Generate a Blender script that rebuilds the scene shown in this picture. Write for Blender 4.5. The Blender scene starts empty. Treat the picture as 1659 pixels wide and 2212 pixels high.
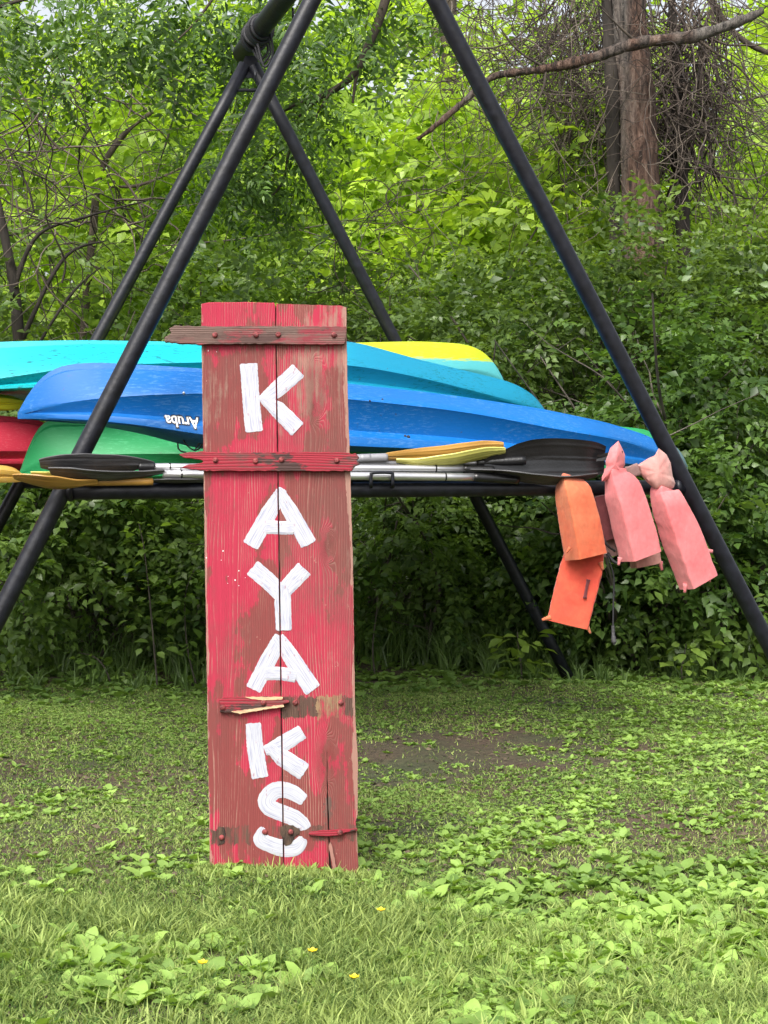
import bpy, bmesh, math, random
import numpy as np
from mathutils import Vector, Matrix
from mathutils.bvhtree import BVHTree
R = math.radians
random.seed(7); rng = np.random.default_rng(7)
scene = bpy.context.scene
col = scene.collection

# ------------------------------------------------------------------ camera, world, sun, exposure
F, CU, CV, CAMH, HOR = 3456.0, 829.5, 1106.0, 1.1, 1004.0
PITCH = math.atan((CV-HOR)/F)
cam = bpy.data.cameras.new('camera'); camo = bpy.data.objects.new('camera', cam); col.objects.link(camo)
camo.location = (0, 0, CAMH); camo.rotation_euler = (math.pi/2-PITCH, 0, 0)
cam.sensor_fit = 'VERTICAL'; cam.sensor_height = 36; cam.lens = F/2212*36
cam.clip_start = 0.05; cam.clip_end = 600
scene.camera = camo
world = bpy.data.worlds.new('World'); scene.world = world; world.use_nodes = True
wn = world.node_tree.nodes; wl = world.node_tree.links
sky = wn.new('ShaderNodeTexSky'); sky.sky_type = 'NISHITA'; sky.sun_disc = False
SUN_EL, SUN_AZ = R(50), R(-160)       # azimuth measured from +Y clockwise
sky.sun_elevation = SUN_EL; sky.sun_rotation = SUN_AZ
sky.dust_density = 6; sky.air_density = 1.0; sky.ozone_density = 1.0
hs = wn.new('ShaderNodeHueSaturation'); hs.inputs['Saturation'].default_value = 0.3
wl.new(sky.outputs[0], hs.inputs['Color']); wl.new(hs.outputs[0], wn['Background'].inputs[0])
wn['Background'].inputs[1].default_value = 0.15
sun = bpy.data.lights.new('sun', 'SUN'); sun.energy = 1.5; sun.angle = R(35); sun.color = (1, .95, .87)
suno = bpy.data.objects.new('sun', sun); col.objects.link(suno)
sd = Vector((math.sin(SUN_AZ)*math.cos(SUN_EL), math.cos(SUN_AZ)*math.cos(SUN_EL), math.sin(SUN_EL)))
suno.rotation_euler = sd.to_track_quat('Z', 'Y').to_euler()
vs = scene.view_settings
vs.view_transform = 'Standard'; vs.look = 'None'; vs.gamma = 1; vs.use_curve_mapping = False
vs.exposure = 1.05

# ------------------------------------------------------------------ geometry helpers
def ray(u, v):
    x, y = (u-CU)/F, (CV-v)/F
    return np.array((x, math.cos(PITCH)+y*math.sin(PITCH), y*math.cos(PITCH)-math.sin(PITCH)))
CAM = np.array((0, 0, CAMH))
def P(u, v, Y0, k=0.0, dy=0.0):
    """sight line through a point of the photo, met with the upright plane y = Y0 + k x"""
    d = ray(u, v); t = (Y0+dy)/(d[1]-k*d[0]); return CAM+d*t
def G(u, v, z=0):
    d = ray(u, v); return CAM+d*((z-CAMH)/d[2])
def mesh_np(name, V, T, mat=None, smooth=False, tint=None, mats=None):
    V = np.asarray(V, dtype=np.float32).reshape(-1, 3); T = np.asarray(T, dtype=np.int32)
    me = bpy.data.meshes.new(name); me.vertices.add(len(V)); me.vertices.foreach_set('co', V.ravel())
    n = T.shape[1]
    me.loops.add(T.size); me.loops.foreach_set('vertex_index', T.ravel())
    me.polygons.add(len(T)); me.polygons.foreach_set('loop_start', np.arange(len(T), dtype=np.int32)*n)
    me.polygons.foreach_set('loop_total', np.full(len(T), n, dtype=np.int32))
    me.update(calc_edges=True); me.validate()
    if tint is not None:
        a = me.attributes.new('tint', 'FLOAT', 'POINT'); a.data.foreach_set('value', np.asarray(tint, dtype=np.float32))
    if smooth: me.polygons.foreach_set('use_smooth', np.ones(len(me.polygons), dtype=bool))
    if mat: me.materials.append(mat)
    return me
def link(me, name, parent=None, **props):
    o = bpy.data.objects.new(name, me); col.objects.link(o)
    if parent: o.parent = parent
    for k_, v_ in props.items(): o[k_] = v_
    return o
def thing(name, label, cat, loc=(0, 0, 0), group=None):
    o = bpy.data.objects.new(name, None); col.objects.link(o); o.location = loc
    o.empty_display_size = .1; o['label'] = label; o['category'] = cat
    if group: o['group'] = group
    return o
def part(bm_or_me, name, parent, mat=None, smooth=False, bevel=0, **props):
    if isinstance(bm_or_me, bmesh.types.BMesh):
        me = bpy.data.meshes.new(name); bm_or_me.to_mesh(me); bm_or_me.free()
    else: me = bm_or_me
    if mat: me.materials.clear(); me.materials.append(mat)
    if smooth: me.polygons.foreach_set('use_smooth', np.ones(len(me.polygons), dtype=bool))
    o = link(me, name, parent, **props)
    if parent is not None and parent.type == 'EMPTY' and any(parent.location):
        o.matrix_parent_inverse = Matrix.Translation(-Vector(parent.location))
    if bevel:
        m = o.modifiers.new('bevel', 'BEVEL'); m.width = bevel; m.segments = 2; m.limit_method = 'ANGLE'
    return o
def tube(pts, rad, n=8, caps=True):
    pts = np.asarray(pts, float); m = len(pts)
    rad = np.broadcast_to(np.asarray(rad, float), (m,))
    tan = np.gradient(pts, axis=0); tan /= np.linalg.norm(tan, axis=1)[:, None]+1e-9
    ref = np.array((0, 0, 1.)) if abs(tan[0][2]) < .9 else np.array((1., 0, 0))
    u = np.cross(tan[0], ref); u /= np.linalg.norm(u); us = []
    for t in tan:
        u = u-t*np.dot(u, t); u /= np.linalg.norm(u)+1e-9; us.append(u)
    us = np.array(us); ws = np.cross(tan, us)
    a = np.arange(n)*2*math.pi/n
    V = pts[:, None]+rad[:, None, None]*(np.cos(a)[None, :, None]*us[:, None]+np.sin(a)[None, :, None]*ws[:, None])
    V = V.reshape(-1, 3)
    i = np.arange(m-1)[:, None]*n; j = np.arange(n)[None]; j2 = (j+1) % n
    q = np.stack([i+j, i+j2, i+n+j2, i+n+j], -1).reshape(-1, 4)
    T = np.concatenate([q[:, [0, 1, 2]], q[:, [0, 2, 3]]])
    if caps:
        V = np.concatenate([V, pts[:1], pts[-1:]]); c0, c1 = m*n, m*n+1
        e = (m-1)*n
        T = np.concatenate([T, [[c0, (k+1) % n, k] for k in range(n)], [[c1, e+k, e+(k+1) % n] for k in range(n)]])
    return V, T
class Acc:
    def __init__(s): s.V = []; s.T = []; s.n = 0; s.t = []
    def add(s, V, T, tint=None):
        V = np.asarray(V); s.V.append(V); s.T.append(np.asarray(T)+s.n); s.n += len(V)
        s.t.append(np.full(len(V), .5) if tint is None else np.broadcast_to(tint, (len(V),)))
    def mesh(s, name, mat, smooth=False):
        return mesh_np(name, np.concatenate(s.V), np.concatenate(s.T), mat, smooth, np.concatenate(s.t))
def smooth_path(pts, n):
    pts = np.asarray(pts, float); m = len(pts)
    t = np.linspace(0, m-1, n); i = np.clip(t.astype(int), 0, m-2); f = (t-i)[:, None]
    p0 = pts[np.clip(i-1, 0, m-1)]; p1 = pts[i]; p2 = pts[i+1]; p3 = pts[np.clip(i+2, 0, m-1)]
    return .5*((2*p1)+(-p0+p2)*f+(2*p0-5*p1+4*p2-p3)*f**2+(-p0+3*p1-3*p2+p3)*f**3)
_nd = rng.normal(size=(24, 3)); _np = rng.uniform(0, 6.28, 24)
def noise(X, s=1.0, o=0):
    X = np.asarray(X)*s; r = 0
    for k in range(8):
        d = _nd[(k+o) % 24]; r = r+np.sin(X@d*(1+.35*k)+_np[(k*3+o) % 24])/(1+.25*k)
    return r/3.2
def gh(x, y):    # gentle unevenness of the ground
    return .018*np.sin(x*2.1+y*.7+1)+.014*np.sin(x*.9-y*2.4)+.008*np.sin(x*6.1+y*5.2)-.01

# ------------------------------------------------------------------ materials
def newmat(name):
    m = bpy.data.materials.new(name); m.use_nodes = True
    return m, m.node_tree.nodes, m.node_tree.links, m.node_tree.nodes['Principled BSDF']
def N(nodes, typ, **kw):
    n = nodes.new(typ)
    for k_, v_ in kw.items():
        if k_ in n.inputs: n.inputs[k_].default_value = v_
        else: setattr(n, k_, v_)
    return n
def ramp(nodes, stops):
    r = nodes.new('ShaderNodeValToRGB'); el = r.color_ramp.elements
    while len(el) < len(stops): el.new(.5)
    for e, (p, c) in zip(el, stops): e.position = p; e.color = (*c, 1)
    return r
def simple(name, c, rough=.6, metal=0, var=.15, scale=8, bump=0, bscale=60, c2=None, detail=5, spec=None, stretch=None):
    m, n, l, b = newmat(name)
    tc = N(n, 'ShaderNodeTexCoord'); src = tc.outputs['Object']
    if stretch:
        mp = N(n, 'ShaderNodeMapping'); mp.inputs['Scale'].default_value = stretch
        l.new(src, mp.inputs[0]); src = mp.outputs[0]
    no = N(n, 'ShaderNodeTexNoise', Scale=scale, Detail=detail); l.new(src, no.inputs['Vector'])
    c2 = c2 or tuple(x*(1-var*2) for x in c)
    r = ramp(n, [(.35, c2), (.65, c)]); l.new(no.outputs[0], r.inputs[0]); l.new(r.outputs[0], b.inputs['Base Color'])
    b.inputs['Roughness'].default_value = rough; b.inputs['Metallic'].default_value = metal
    if spec is not None: b.inputs['Specular IOR Level'].default_value = spec
    if bump:
        n2 = N(n, 'ShaderNodeTexNoise', Scale=bscale, Detail=6); l.new(src, n2.inputs['Vector'])
        bp = N(n, 'ShaderNodeBump', Strength=bump, Distance=.01); l.new(n2.outputs[0], bp.inputs['Height']); l.new(bp.outputs[0], b.inputs['Normal'])
    return m
def leafmat(name, c_dark, c_light, trans=.35, rough=.42, objcol=True, spec=.5):
    m, n, l, b = newmat(name)
    at = N(n, 'ShaderNodeAttribute', attribute_name='tint')
    r = ramp(n, [(0, c_dark), (1, c_light)]); l.new(at.outputs['Fac'], r.inputs[0])
    c = r.outputs[0]
    if objcol:
        oi = N(n, 'ShaderNodeObjectInfo'); mx = N(n, 'ShaderNodeMixRGB', blend_type='MULTIPLY'); mx.inputs[0].default_value = 1
        l.new(c, mx.inputs[1]); l.new(oi.outputs['Color'], mx.inputs[2]); c = mx.outputs[0]
    l.new(c, b.inputs['Base Color']); b.inputs['Roughness'].default_value = rough
    b.inputs['Specular IOR Level'].default_value = spec
    tr = N(n, 'ShaderNodeBsdfTranslucent')
    h = N(n, 'ShaderNodeMixRGB', blend_type='MULTIPLY'); h.inputs[0].default_value = 1; h.inputs[2].default_value = (1.45, 1.5, .55, 1)
    l.new(c, h.inputs[1]); l.new(h.outputs[0], tr.inputs[0])
    ms = N(n, 'ShaderNodeMixShader'); ms.inputs[0].default_value = trans
    l.new(b.outputs[0], ms.inputs[1]); l.new(tr.outputs[0], ms.inputs[2]); l.new(ms.outputs[0], n['Material Output'].inputs[0])
    return m
M = {}
M['leaf'] = leafmat('leaf', (.028, .058, .016), (.165, .245, .058), .42, .38)
M['grass'] = leafmat('grass_blade', (.055, .11, .024), (.37, .46, .145), .3, .65, False, .15)
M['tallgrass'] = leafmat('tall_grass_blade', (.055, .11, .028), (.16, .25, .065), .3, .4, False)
M['weed'] = leafmat('weed_leaf', (.08, .15, .034), (.31, .47, .105), .3, .5, False, .25)
M['black'] = simple('black_paint', (.010, .011, .017), .42, 0, .3, 30, .14, 45, spec=.35)
M['blackplastic'] = simple('black_plastic', (.012, .012, .013), .28, 0, .3, 9, .12, 120)
M['greyblade'] = simple('weathered_black_blade', (.075, .075, .08), .6, 0, .25, 6, .25, 40, stretch=(2, 2, 14))
M['alu'] = simple('brushed_aluminium', (.62, .62, .64), .33, .85, .1, 10, .05, 100)
M['greyshaft'] = simple('grey_shaft', (.28, .28, .3), .5, .3, .1)
M['ochre'] = simple('ochre_plastic', (.50, .27, .06), .4, 0, .18, 5, .05)
M['ochreedge'] = simple('pale_edge', (.75, .6, .35), .5)
M['yellow'] = simple('yellow_blade_plastic', (.58, .55, .14), .4, 0, .12, 6, .05)
M['strap'] = simple('black_strap', (.02, .02, .024), .7)
M['dk'] = simple('gap_shade', (.03, .016, .012), .9)  # dark tone standing in for shade inside the sign's gap and crack

def kayakmat(name, c, c2=None, x0=None, x1=None, scratch=.3, worn=(.5, .5, .5), axis=0, jag=0):
    m, n, l, b = newmat(name)
    tc = N(n, 'ShaderNodeTexCoord')
    no = N(n, 'ShaderNodeTexNoise', Scale=2.2, Detail=8); l.new(tc.outputs['Object'], no.inputs['Vector'])
    r = ramp(n, [(.3, tuple(x*.8 for x in c)), (.7, c)]); l.new(no.outputs[0], r.inputs[0]); cc = r.outputs[0]
    if c2:
        sx = N(n, 'ShaderNodeSeparateXYZ'); l.new(tc.outputs['Object'], sx.inputs[0])
        mr = N(n, 'ShaderNodeMapRange'); mr.inputs['From Min'].default_value = x0; mr.inputs['From Max'].default_value = x1
        src = sx.outputs[axis]
        if jag:
            mp = N(n, 'ShaderNodeMapping'); mp.inputs['Scale'].default_value = (6, 6, 40); l.new(tc.outputs['Object'], mp.inputs[0])
            jn = N(n, 'ShaderNodeTexNoise', Scale=3, Detail=6); l.new(mp.outputs[0], jn.inputs['Vector'])
            ma = N(n, 'ShaderNodeMath', operation='MULTIPLY_ADD'); ma.inputs[1].default_value = jag
            l.new(jn.outputs[0], ma.inputs[0]); l.new(src, ma.inputs[2]); src = ma.outputs[0]
        l.new(src, mr.inputs['Value'])
        mx = N(n, 'ShaderNodeMixRGB'); l.new(mr.outputs[0], mx.inputs[0]); l.new(cc, mx.inputs[1]); mx.inputs[2].default_value = (*c2, 1); cc = mx.outputs[0]
    # fine scuffs along the hull
    mp = N(n, 'ShaderNodeMapping'); mp.inputs['Scale'].default_value = (5, 18, 30); mp.inputs['Rotation'].default_value = (0, .35, 0); l.new(tc.outputs['Object'], mp.inputs[0])
    s = N(n, 'ShaderNodeTexNoise', Scale=5, Detail=10, Roughness=.75); l.new(mp.outputs[0], s.inputs['Vector'])
    n3 = N(n, 'ShaderNodeTexNoise', Scale=3, Detail=3); l.new(tc.outputs['Object'], n3.inputs['Vector'])
    sr = ramp(n, [(.53, (0, 0, 0)), (.58, (1, 1, 1))]); l.new(s.outputs[0], sr.inputs[0])
    nr = ramp(n, [(.38, (.15, .15, .15)), (.52, (1, 1, 1))]); l.new(n3.outputs[0], nr.inputs[0])
    mu = N(n, 'ShaderNodeMath', operation='MULTIPLY'); l.new(sr.outputs[0], mu.inputs[0]); l.new(nr.outputs[0], mu.inputs[1])
    mu2 = N(n, 'ShaderNodeMath', operation='MULTIPLY'); mu2.inputs[1].default_value = scratch; l.new(mu.outputs[0], mu2.inputs[0])
    mx = N(n, 'ShaderNodeMixRGB'); l.new(mu2.outputs[0], mx.inputs[0]); l.new(cc, mx.inputs[1]); mx.inputs[2].default_value = (*worn, 1)
    sp = N(n, 'ShaderNodeTexNoise', Scale=38, Detail=4, Roughness=.8); l.new(tc.outputs['Object'], sp.inputs['Vector'])
    spr = ramp(n, [(.66, (0, 0, 0)), (.70, (.7, .7, .7))]); l.new(sp.outputs[0], spr.inputs[0])
    m2 = N(n, 'ShaderNodeMixRGB'); l.new(spr.outputs[0], m2.inputs[0]); l.new(mx.outputs[0], m2.inputs[1]); m2.inputs[2].default_value = (.05, .06, .06, 1)
    l.new(m2.outputs[0], b.inputs['Base Color'])
    rr = ramp(n, [(.3, (.38,)*3), (.7, (.55,)*3)]); l.new(no.outputs[0], rr.inputs[0]); l.new(rr.outputs[0], b.inputs['Roughness'])
    bp = N(n, 'ShaderNodeBump', Strength=.15, Distance=.004); l.new(s.outputs[0], bp.inputs['Height']); l.new(bp.outputs[0], b.inputs['Normal'])
    b.inputs['Specular IOR Level'].default_value = .3
    return m

# ------------------------------------------------------------------ ground
def ground():
    m, n, l, b = newmat('ground_soil')
    tc = N(n, 'ShaderNodeTexCoord')
    n1 = N(n, 'ShaderNodeTexNoise', Scale=1.6, Detail=8, Roughness=.6); l.new(tc.outputs['Object'], n1.inputs['Vector'])
    n2 = N(n, 'ShaderNodeTexNoise', Scale=45, Detail=8, Roughness=.7); l.new(tc.outputs['Object'], n2.inputs['Vector'])
    r1 = ramp(n, [(.3, (.035, .022, .014)), (.55, (.09, .058, .037)), (.75, (.15, .105, .072))]); l.new(n2.outputs[0], r1.inputs[0])
    r2 = ramp(n, [(.3, (.02, .03, .012)), (.7, (.065, .09, .03))]); l.new(n2.outputs[0], r2.inputs[0])
    rm = ramp(n, [(.42, (0, 0, 0)), (.6, (.75, .75, .75))]); l.new(n1.outputs[0], rm.inputs[0])
    mx = N(n, 'ShaderNodeMixRGB'); l.new(rm.outputs[0], mx.inputs[0]); l.new(r1.outputs[0], mx.inputs[1]); l.new(r2.outputs[0], mx.inputs[2])
    l.new(mx.outputs[0], b.inputs['Base Color']); b.inputs['Roughness'].default_value = .95
    bp = N(n, 'ShaderNodeBump', Strength=.9, Distance=.02); l.new(n2.outputs[0], bp.inputs['Height']); l.new(bp.outputs[0], b.inputs['Normal'])
    xs = np.concatenate([[-200, -60, -20, -8], np.linspace(-5, 5, 101), [8, 20, 60, 200]])
    ys = np.concatenate([[-200, -50, -10, 0], np.linspace(1.5, 13, 116), [16, 24, 60, 400]])
    X, Y = np.meshgrid(xs, ys); Z = gh(X, Y)*np.clip((7-np.abs(X))/2, 0, 1)*np.clip((13-Y)/3, 0, 1)
    V = np.stack([X, Y, Z], -1).reshape(-1, 3); w = len(xs)
    i = np.arange(len(ys)-1)[:, None]*w+np.arange(w-1)[None]
    q = np.stack([i, i+1, i+w+1, i+w], -1).reshape(-1, 4)
    me = mesh_np('ground', V, q, m, True); link(me, 'ground', kind='structure')
ground()

# ------------------------------------------------------------------ rack (old swing frame)
KN, YN = .287, 5.83
KF = .287; YF = 8.25-KF*.94
def PN(u, v, dy=0): return P(u, v, YN, KN, dy)
def PF(u, v, dy=0): return P(u, v, YF, KF, dy)
def ext(a, b, z):
    a, b = np.array(a), np.array(b); t = (z-a[2])/(b[2]-a[2]); return a+(b-a)*t
rack = thing('kayak_rack', 'black steel pipe A-frame swing stand used as a rack for the kayaks', 'rack')
apexN = PN(807, -225); apexF = PF(538, 118)
def seg(name, a, b, r, mat='black', n=20, parent=rack, **kw):
    L_ = np.linspace(0, 1, 12)[:, None]
    V, T = tube(np.array(a)*(1-L_)+np.array(b)*L_, r, n)
    return part(mesh_np(name, V, T), name, parent, M[mat], True, **kw)
lN = ext(PN(690, 0), PN(141, 1060), -.05); rN = ext(PN(925, 0), PN(1481, 1056), -.05)
lF = ext(PF(528, 160), PF(38, 1060), -.05); rF = ext(PF(562, 170), PF(1236, 1480), -.08)
seg('leg', apexN+(-.03, 0, 0), lN, .0315); seg('leg', apexN+(.03, 0, 0), rN, .0315)
seg('leg', apexF+(-.02, 0, -.05), lF, .0305); seg('leg', apexF+(.02, 0, -.05), rF, .0305)
seg('crossbar', PN(141, 1062), PN(1476, 1053), .0285)
seg('crossbar', PF(44, 1042), PF(1018, 1042), .0285)
rd = (apexN-apexF); rd /= np.linalg.norm(rd)
seg('ridge_beam', apexF-rd*.16+(0, 0, .05), apexN+rd*.2+(0, 0, .05), .047, n=24)
seg('spreader_bar', PF(505, 195), PF(575, 195), .009)
for u1, u2 in ((330, 330), (1250, 890)):
    seg('side_rail', PN(u1, 1056)+(0, .03, 0), PF(u2-70, 1042), .02)
gp = bmesh.new()
vs_ = [gp.verts.new(PF(u, v, -.005)) for u, v in ((530, 120), (552, 120), (572, 168), (512, 168))]
f_ = gp.faces.new(vs_); e_ = bmesh.ops.extrude_face_region(gp, geom=[f_])
bmesh.ops.translate(gp, verts=[x for x in e_['geom'] if isinstance(x, bmesh.types.BMVert)], vec=(0, .012, 0))
bmesh.ops.recalc_face_normals(gp, faces=gp.faces); part(gp, 'gusset_plate', rack, M['black'])
def handle(u0, u1, v0, v1):
    pts = smooth_path([PN(u0, v1), PN(u0, v0+6), PN(u0+5, v0), PN(u1-5, v0), PN(u1, v0+6), PN(u1, v1)], 30)
    pts[:, 1] -= .085
    pts = np.concatenate([[PN(u0, v1+6)+(0, -.02, 0)], pts, [PN(u1, v1+6)+(0, -.02, 0)]])
    V, T = tube(pts, .0062, 10); part(mesh_np('handle_loop', V, T), 'handle_loop', rack, M['black'], True)
handle(802, 848, 1021, 1046)
# weld collars where the crossbar meets the legs
for c in (PN(152, 1062), PN(1464, 1053)):
    V, T = tube([c+(-.012, 0, 0), c+(0, 0, 0), c+(.012, 0, 0)], [.030, .036, .030], 18); part(mesh_np('weld_bead', V, T), 'weld_bead', rack, M['black'], True)
# swing eye hanging from the ridge beam
def ring(c, r, t, ax=(1, 0, 0), n=20, squash=1.5):
    a = np.linspace(0, 2*math.pi, n); ax = np.array(ax, float); ax /= np.linalg.norm(ax)
    up = np.array((0, 0, 1.)); s = np.cross(ax, up); s /= np.linalg.norm(s)
    pts = np.array(c)+r*(np.cos(a)[:, None]*s+squash*np.sin(a)[:, None]*up)
    return tube(pts, t, 8, False)
for (u, v, yy) in ((633, 30, 7.1), (552, 165, 7.35)):
    V, T = ring(P(u, v, yy), .016, .0045); part(mesh_np('swing_eye', V, T), 'swing_eye', rack, M['black'], True)
ac = Acc()
c0 = apexF+(0, 0, .05)
for k in range(9):
    c = c0+rd*(.10+.022*k+random.uniform(-.006, .006)); a = np.linspace(0, 2*math.pi, 26)
    s1 = np.cross(rd, (0, 0, 1)); s1 /= np.linalg.norm(s1); s2 = np.cross(s1, rd); r = .056+.006*math.sin(k*2.1)
    pts = c+r*(np.cos(a)[:, None]*s1+np.sin(a)[:, None]*s2)+rd*(np.sin(a+k)[:, None]*.018)
    ac.add(*tube(pts, .0085, 8, False))
for k in range(3):
    c = c0+rd*(.14+.05*k); pts = smooth_path([c+(.05, -.02, -.02), c+(.06, -.02, -.08-.02*k), c+(.02, -.03, -.12-.03*k), c+(-.01, -.02, -.07)], 14)
    ac.add(*tube(pts, .006, 6))
ro = link(ac.mesh('rope', M['strap'], True), 'rope', label='black rope coiled round the far end of the top beam', category='rope')

# ------------------------------------------------------------------ kayaks, hull side up
def kayak(label, mat, Y0, k, table, beam, group='kayaks stacked upside down on the rack', pw=2.4, ribs=True, text=False):
    t = np.array(table, float)
    n = 72
    u = np.interp(np.linspace(0, 1, n)**1.0, np.linspace(0, 1, len(t)), t[:, 0]); 
    # denser sampling at both ends
    s = (1-np.cos(np.linspace(0, math.pi, n)))/2*.55+np.linspace(0, 1, n)*.45
    u = t[0, 0]+(t[-1, 0]-t[0, 0])*s
    def sm(a):
        a = np.interp(u, t[:, 0], a); b = a.copy()
        for _ in range(3): b[1:-1] = (b[:-2]+2*b[1:-1]+b[2:])/4
        return b
    keel, ch, gun, dk = (sm(t[:, i]) for i in (1, 2, 3, 4))
    tt = np.linspace(0, 1, n); tt = (u-u[0])/(u[-1]-u[0])
    w = beam/2*np.clip(1-np.abs(2*tt-1)**pw, 0, 1)**.75+.012
    dirx = np.array((math.cos(math.atan(k)), math.sin(math.atan(k)), 0)); nrm = np.array((dirx[1], -dirx[0], 0))   # towards camera
    rings = []
    for i in range(n):
        def zc(v): return P(u[i], v, Y0, k)
        pk, pc, pg, pd = zc(keel[i]), zc(ch[i]), zc(gun[i]), zc(dk[i]); W = w[i]
        z = lambda a: a[2]
        prof = [(0, z(pk)), (.30, z(pk)-.002), (.36, z(pk)-.012-.02*min(1, W*4)), (.55, z(pk)*.8+z(pc)*.2), (.78, z(pk)*.38+z(pc)*.62),
                (.965, z(pc)+.006), (.985, z(pc)-.002), (.965, z(pc)-.010), (.89, z(pc)*.5+z(pg)*.5), (.87, z(pc)*.3+z(pg)*.7), (.96, z(pc)*.16+z(pg)*.84), (.975, z(pg)+.004), (.975, z(pg)-.008), (.93, z(pg)-.014),
                (.86, z(pg)*.5+z(pd)*.5), (.55, z(pd)+.008), (0, z(pd))]
        if not ribs: prof[2] = (.36, z(pk)-.006)
        base = np.array((pk[0], pk[1], 0))
        near = [base+nrm*(a*W)+np.array((0, 0, b_)) for a, b_ in prof]
        far = [base-nrm*(a*W)+np.array((0, 0, b_)) for a, b_ in prof[1:-1]][::-1]
        rings.append(near+far)
    V = np.array(rings); m_ = V.shape[1]; V = V.reshape(-1, 3)
    i = np.arange(n-1)[:, None]*m_; j = np.arange(m_)[None]; j2 = (j+1) % m_
    q = np.stack([i+j, i+j2, i+m_+j2, i+m_+j], -1).reshape(-1, 4)
    T = np.concatenate([q[:, [0, 1, 2]], q[:, [0, 2, 3]]])
    c0, c1 = len(V), len(V)+1; e = (n-1)*m_
    V = np.concatenate([V, V[:m_].mean(0)[None], V[-m_:][:m_].mean(0)[None]])
    T = np.concatenate([T, [[c0, (a+1) % m_, a] for a in range(m_)], [[c1, e+a, e+(a+1) % m_] for a in range(m_)]])
    th = thing('kayak', label, 'kayak', group=group)
    me = mesh_np('hull', V, T); bm = bmesh.new(); bm.from_mesh(me); bmesh.ops.recalc_face_normals(bm, faces=bm.faces)
    for ed in bm.edges:
        if len(ed.link_faces) == 2 and ed.calc_face_angle(0) > R(32): ed.smooth = False
    o = part(bm, 'hull', th, mat, True)
    return th, V, T, nrm
BLUE = kayakmat('blue_kayak_plastic', (.002, .10, .36), (.002, .125, .41), -1.6, 1.4, .22, (.16, .34, .6))
TURQ = kayakmat('turquoise_kayak_plastic', (.002, .40, .46), (.004, .20, .33), -.95, -.1, .95, (.0, .13, .16))
LIME = kayakmat('lime_kayak_plastic', (.08, .42, .45), (.40, .48, .015), 1.62, 1.635, .06, (.4, .6, .4), axis=2, jag=.05)
GREEN = kayakmat('green_kayak_plastic', (.02, .27, .09), None, scratch=.3, worn=(.12, .5, .25))
RED = kayakmat('red_kayak_plastic', (.42, .02, .045), None, scratch=.15, worn=(.6, .2, .2))
YEL = kayakmat('yellow_kayak_plastic', (.62, .54, .02), None, scratch=.1, worn=(.8, .8, .3))
SLATE = kayakmat('slate_kayak_plastic', (.13, .22, .25), None, scratch=.1)
OCH = kayakmat('ochre_kayak_plastic', (.52, .31, .06), None, scratch=.1)
thB, VB, TB, nB = kayak('blue front kayak with white upside-down lettering near its left end', BLUE, 6.28, .24,
  [(38, 893, 894, 897, 898), (46, 876, 889, 897, 899), (60, 852, 886, 897, 900), (90, 812, 880, 899, 903), (130, 789, 873, 902, 908), (200, 783, 864, 906, 918), (300, 789, 858, 918, 935), (435, 798, 855, 940, 972),
   (600, 814, 857, 955, 978), (755, 832, 872, 962, 975), (900, 847, 887, 968, 980), (1000, 860, 901, 975, 985), (1150, 882, 928, 985, 995), (1300, 912, 950, 995, 1003), (1400, 942, 975, 1003, 1008), (1430, 962, 985, 1005, 1010), (1444, 990, 998, 1006, 1011)], .62)
kayak('turquoise kayak on top, bright at its left and deeper blue at its right', TURQ, 7.0, .24,
  [(-350, 850, 852, 854, 855), (-330, 810, 845, 854, 857), (-250, 768, 838, 850, 857), (-100, 747, 832, 845, 853), (0, 740, 824, 842, 850), (180, 737, 797, 835, 850), (435, 742, 791, 830, 850), (600, 731, 788, 835, 860), (755, 739, 799, 845, 870),
   (884, 775, 822, 858, 880), (1018, 806, 852, 872, 890), (1100, 825, 870, 884, 893), (1150, 851, 882, 889, 894), (1170, 874, 886, 891, 894), (1178, 888, 890, 892, 893)], .60)
kayak('lime green kayak with a pale turquoise side, at the back of the stack', LIME, 7.72, .24,
  [(-200, 850, 852, 854, 855), (-150, 790, 830, 850, 860), (0, 765, 820, 850, 865), (435, 752, 810, 850, 870), (755, 742, 800, 850, 875), (900, 738, 800, 850, 875), (1000, 743, 800, 845, 870), (1040, 757, 805, 845, 865), (1070, 788, 815, 840, 850), (1084, 812, 822, 832, 840), (1090, 826, 828, 830, 832)], .56)
kayak('green kayak on the rack bar behind the blue kayak', GREEN, 7.0, .24,
  [(42, 1020, 1022, 1026, 1030), (52, 992, 1012, 1026, 1031), (66, 952, 1004, 1027, 1033), (82, 918, 996, 1027, 1034), (100, 906, 990, 1028, 1035), (250, 906, 980, 1025, 1036), (435, 908, 980, 1022, 1036), (700, 914, 975, 1020, 1036), (1000, 918, 975, 1018, 1034), (1330, 920, 965, 1012, 1028), (1400, 928, 968, 1010, 1025), (1425, 945, 975, 1008, 1020), (1440, 985, 990, 1000, 1008)], .60)
kayak('red kayak at the left edge behind the green one', RED, 7.75, .24,
  [(-1050, 980, 985, 990, 992), (-1000, 930, 970, 995, 1005), (-700, 900, 975, 1000, 1020), (-200, 897, 975, 1000, 1020), (0, 897, 974, 998, 1020), (85, 905, 974, 998, 1018), (120, 930, 978, 1000, 1015), (140, 985, 990, 995, 1000)], .58)
kayak('yellow kayak whose tip pokes out under the turquoise one at the left edge', YEL, 6.95, .24,
  [(-1300, 880, 885, 890, 895), (-1250, 860, 875, 890, 895), (-900, 842, 865, 885, 892), (-300, 848, 864, 880, 890), (0, 850, 864, 879, 884), (30, 855, 866, 878, 881), (50, 864, 870, 874, 876), (58, 871, 872, 873, 874)], .40, pw=5)
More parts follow.
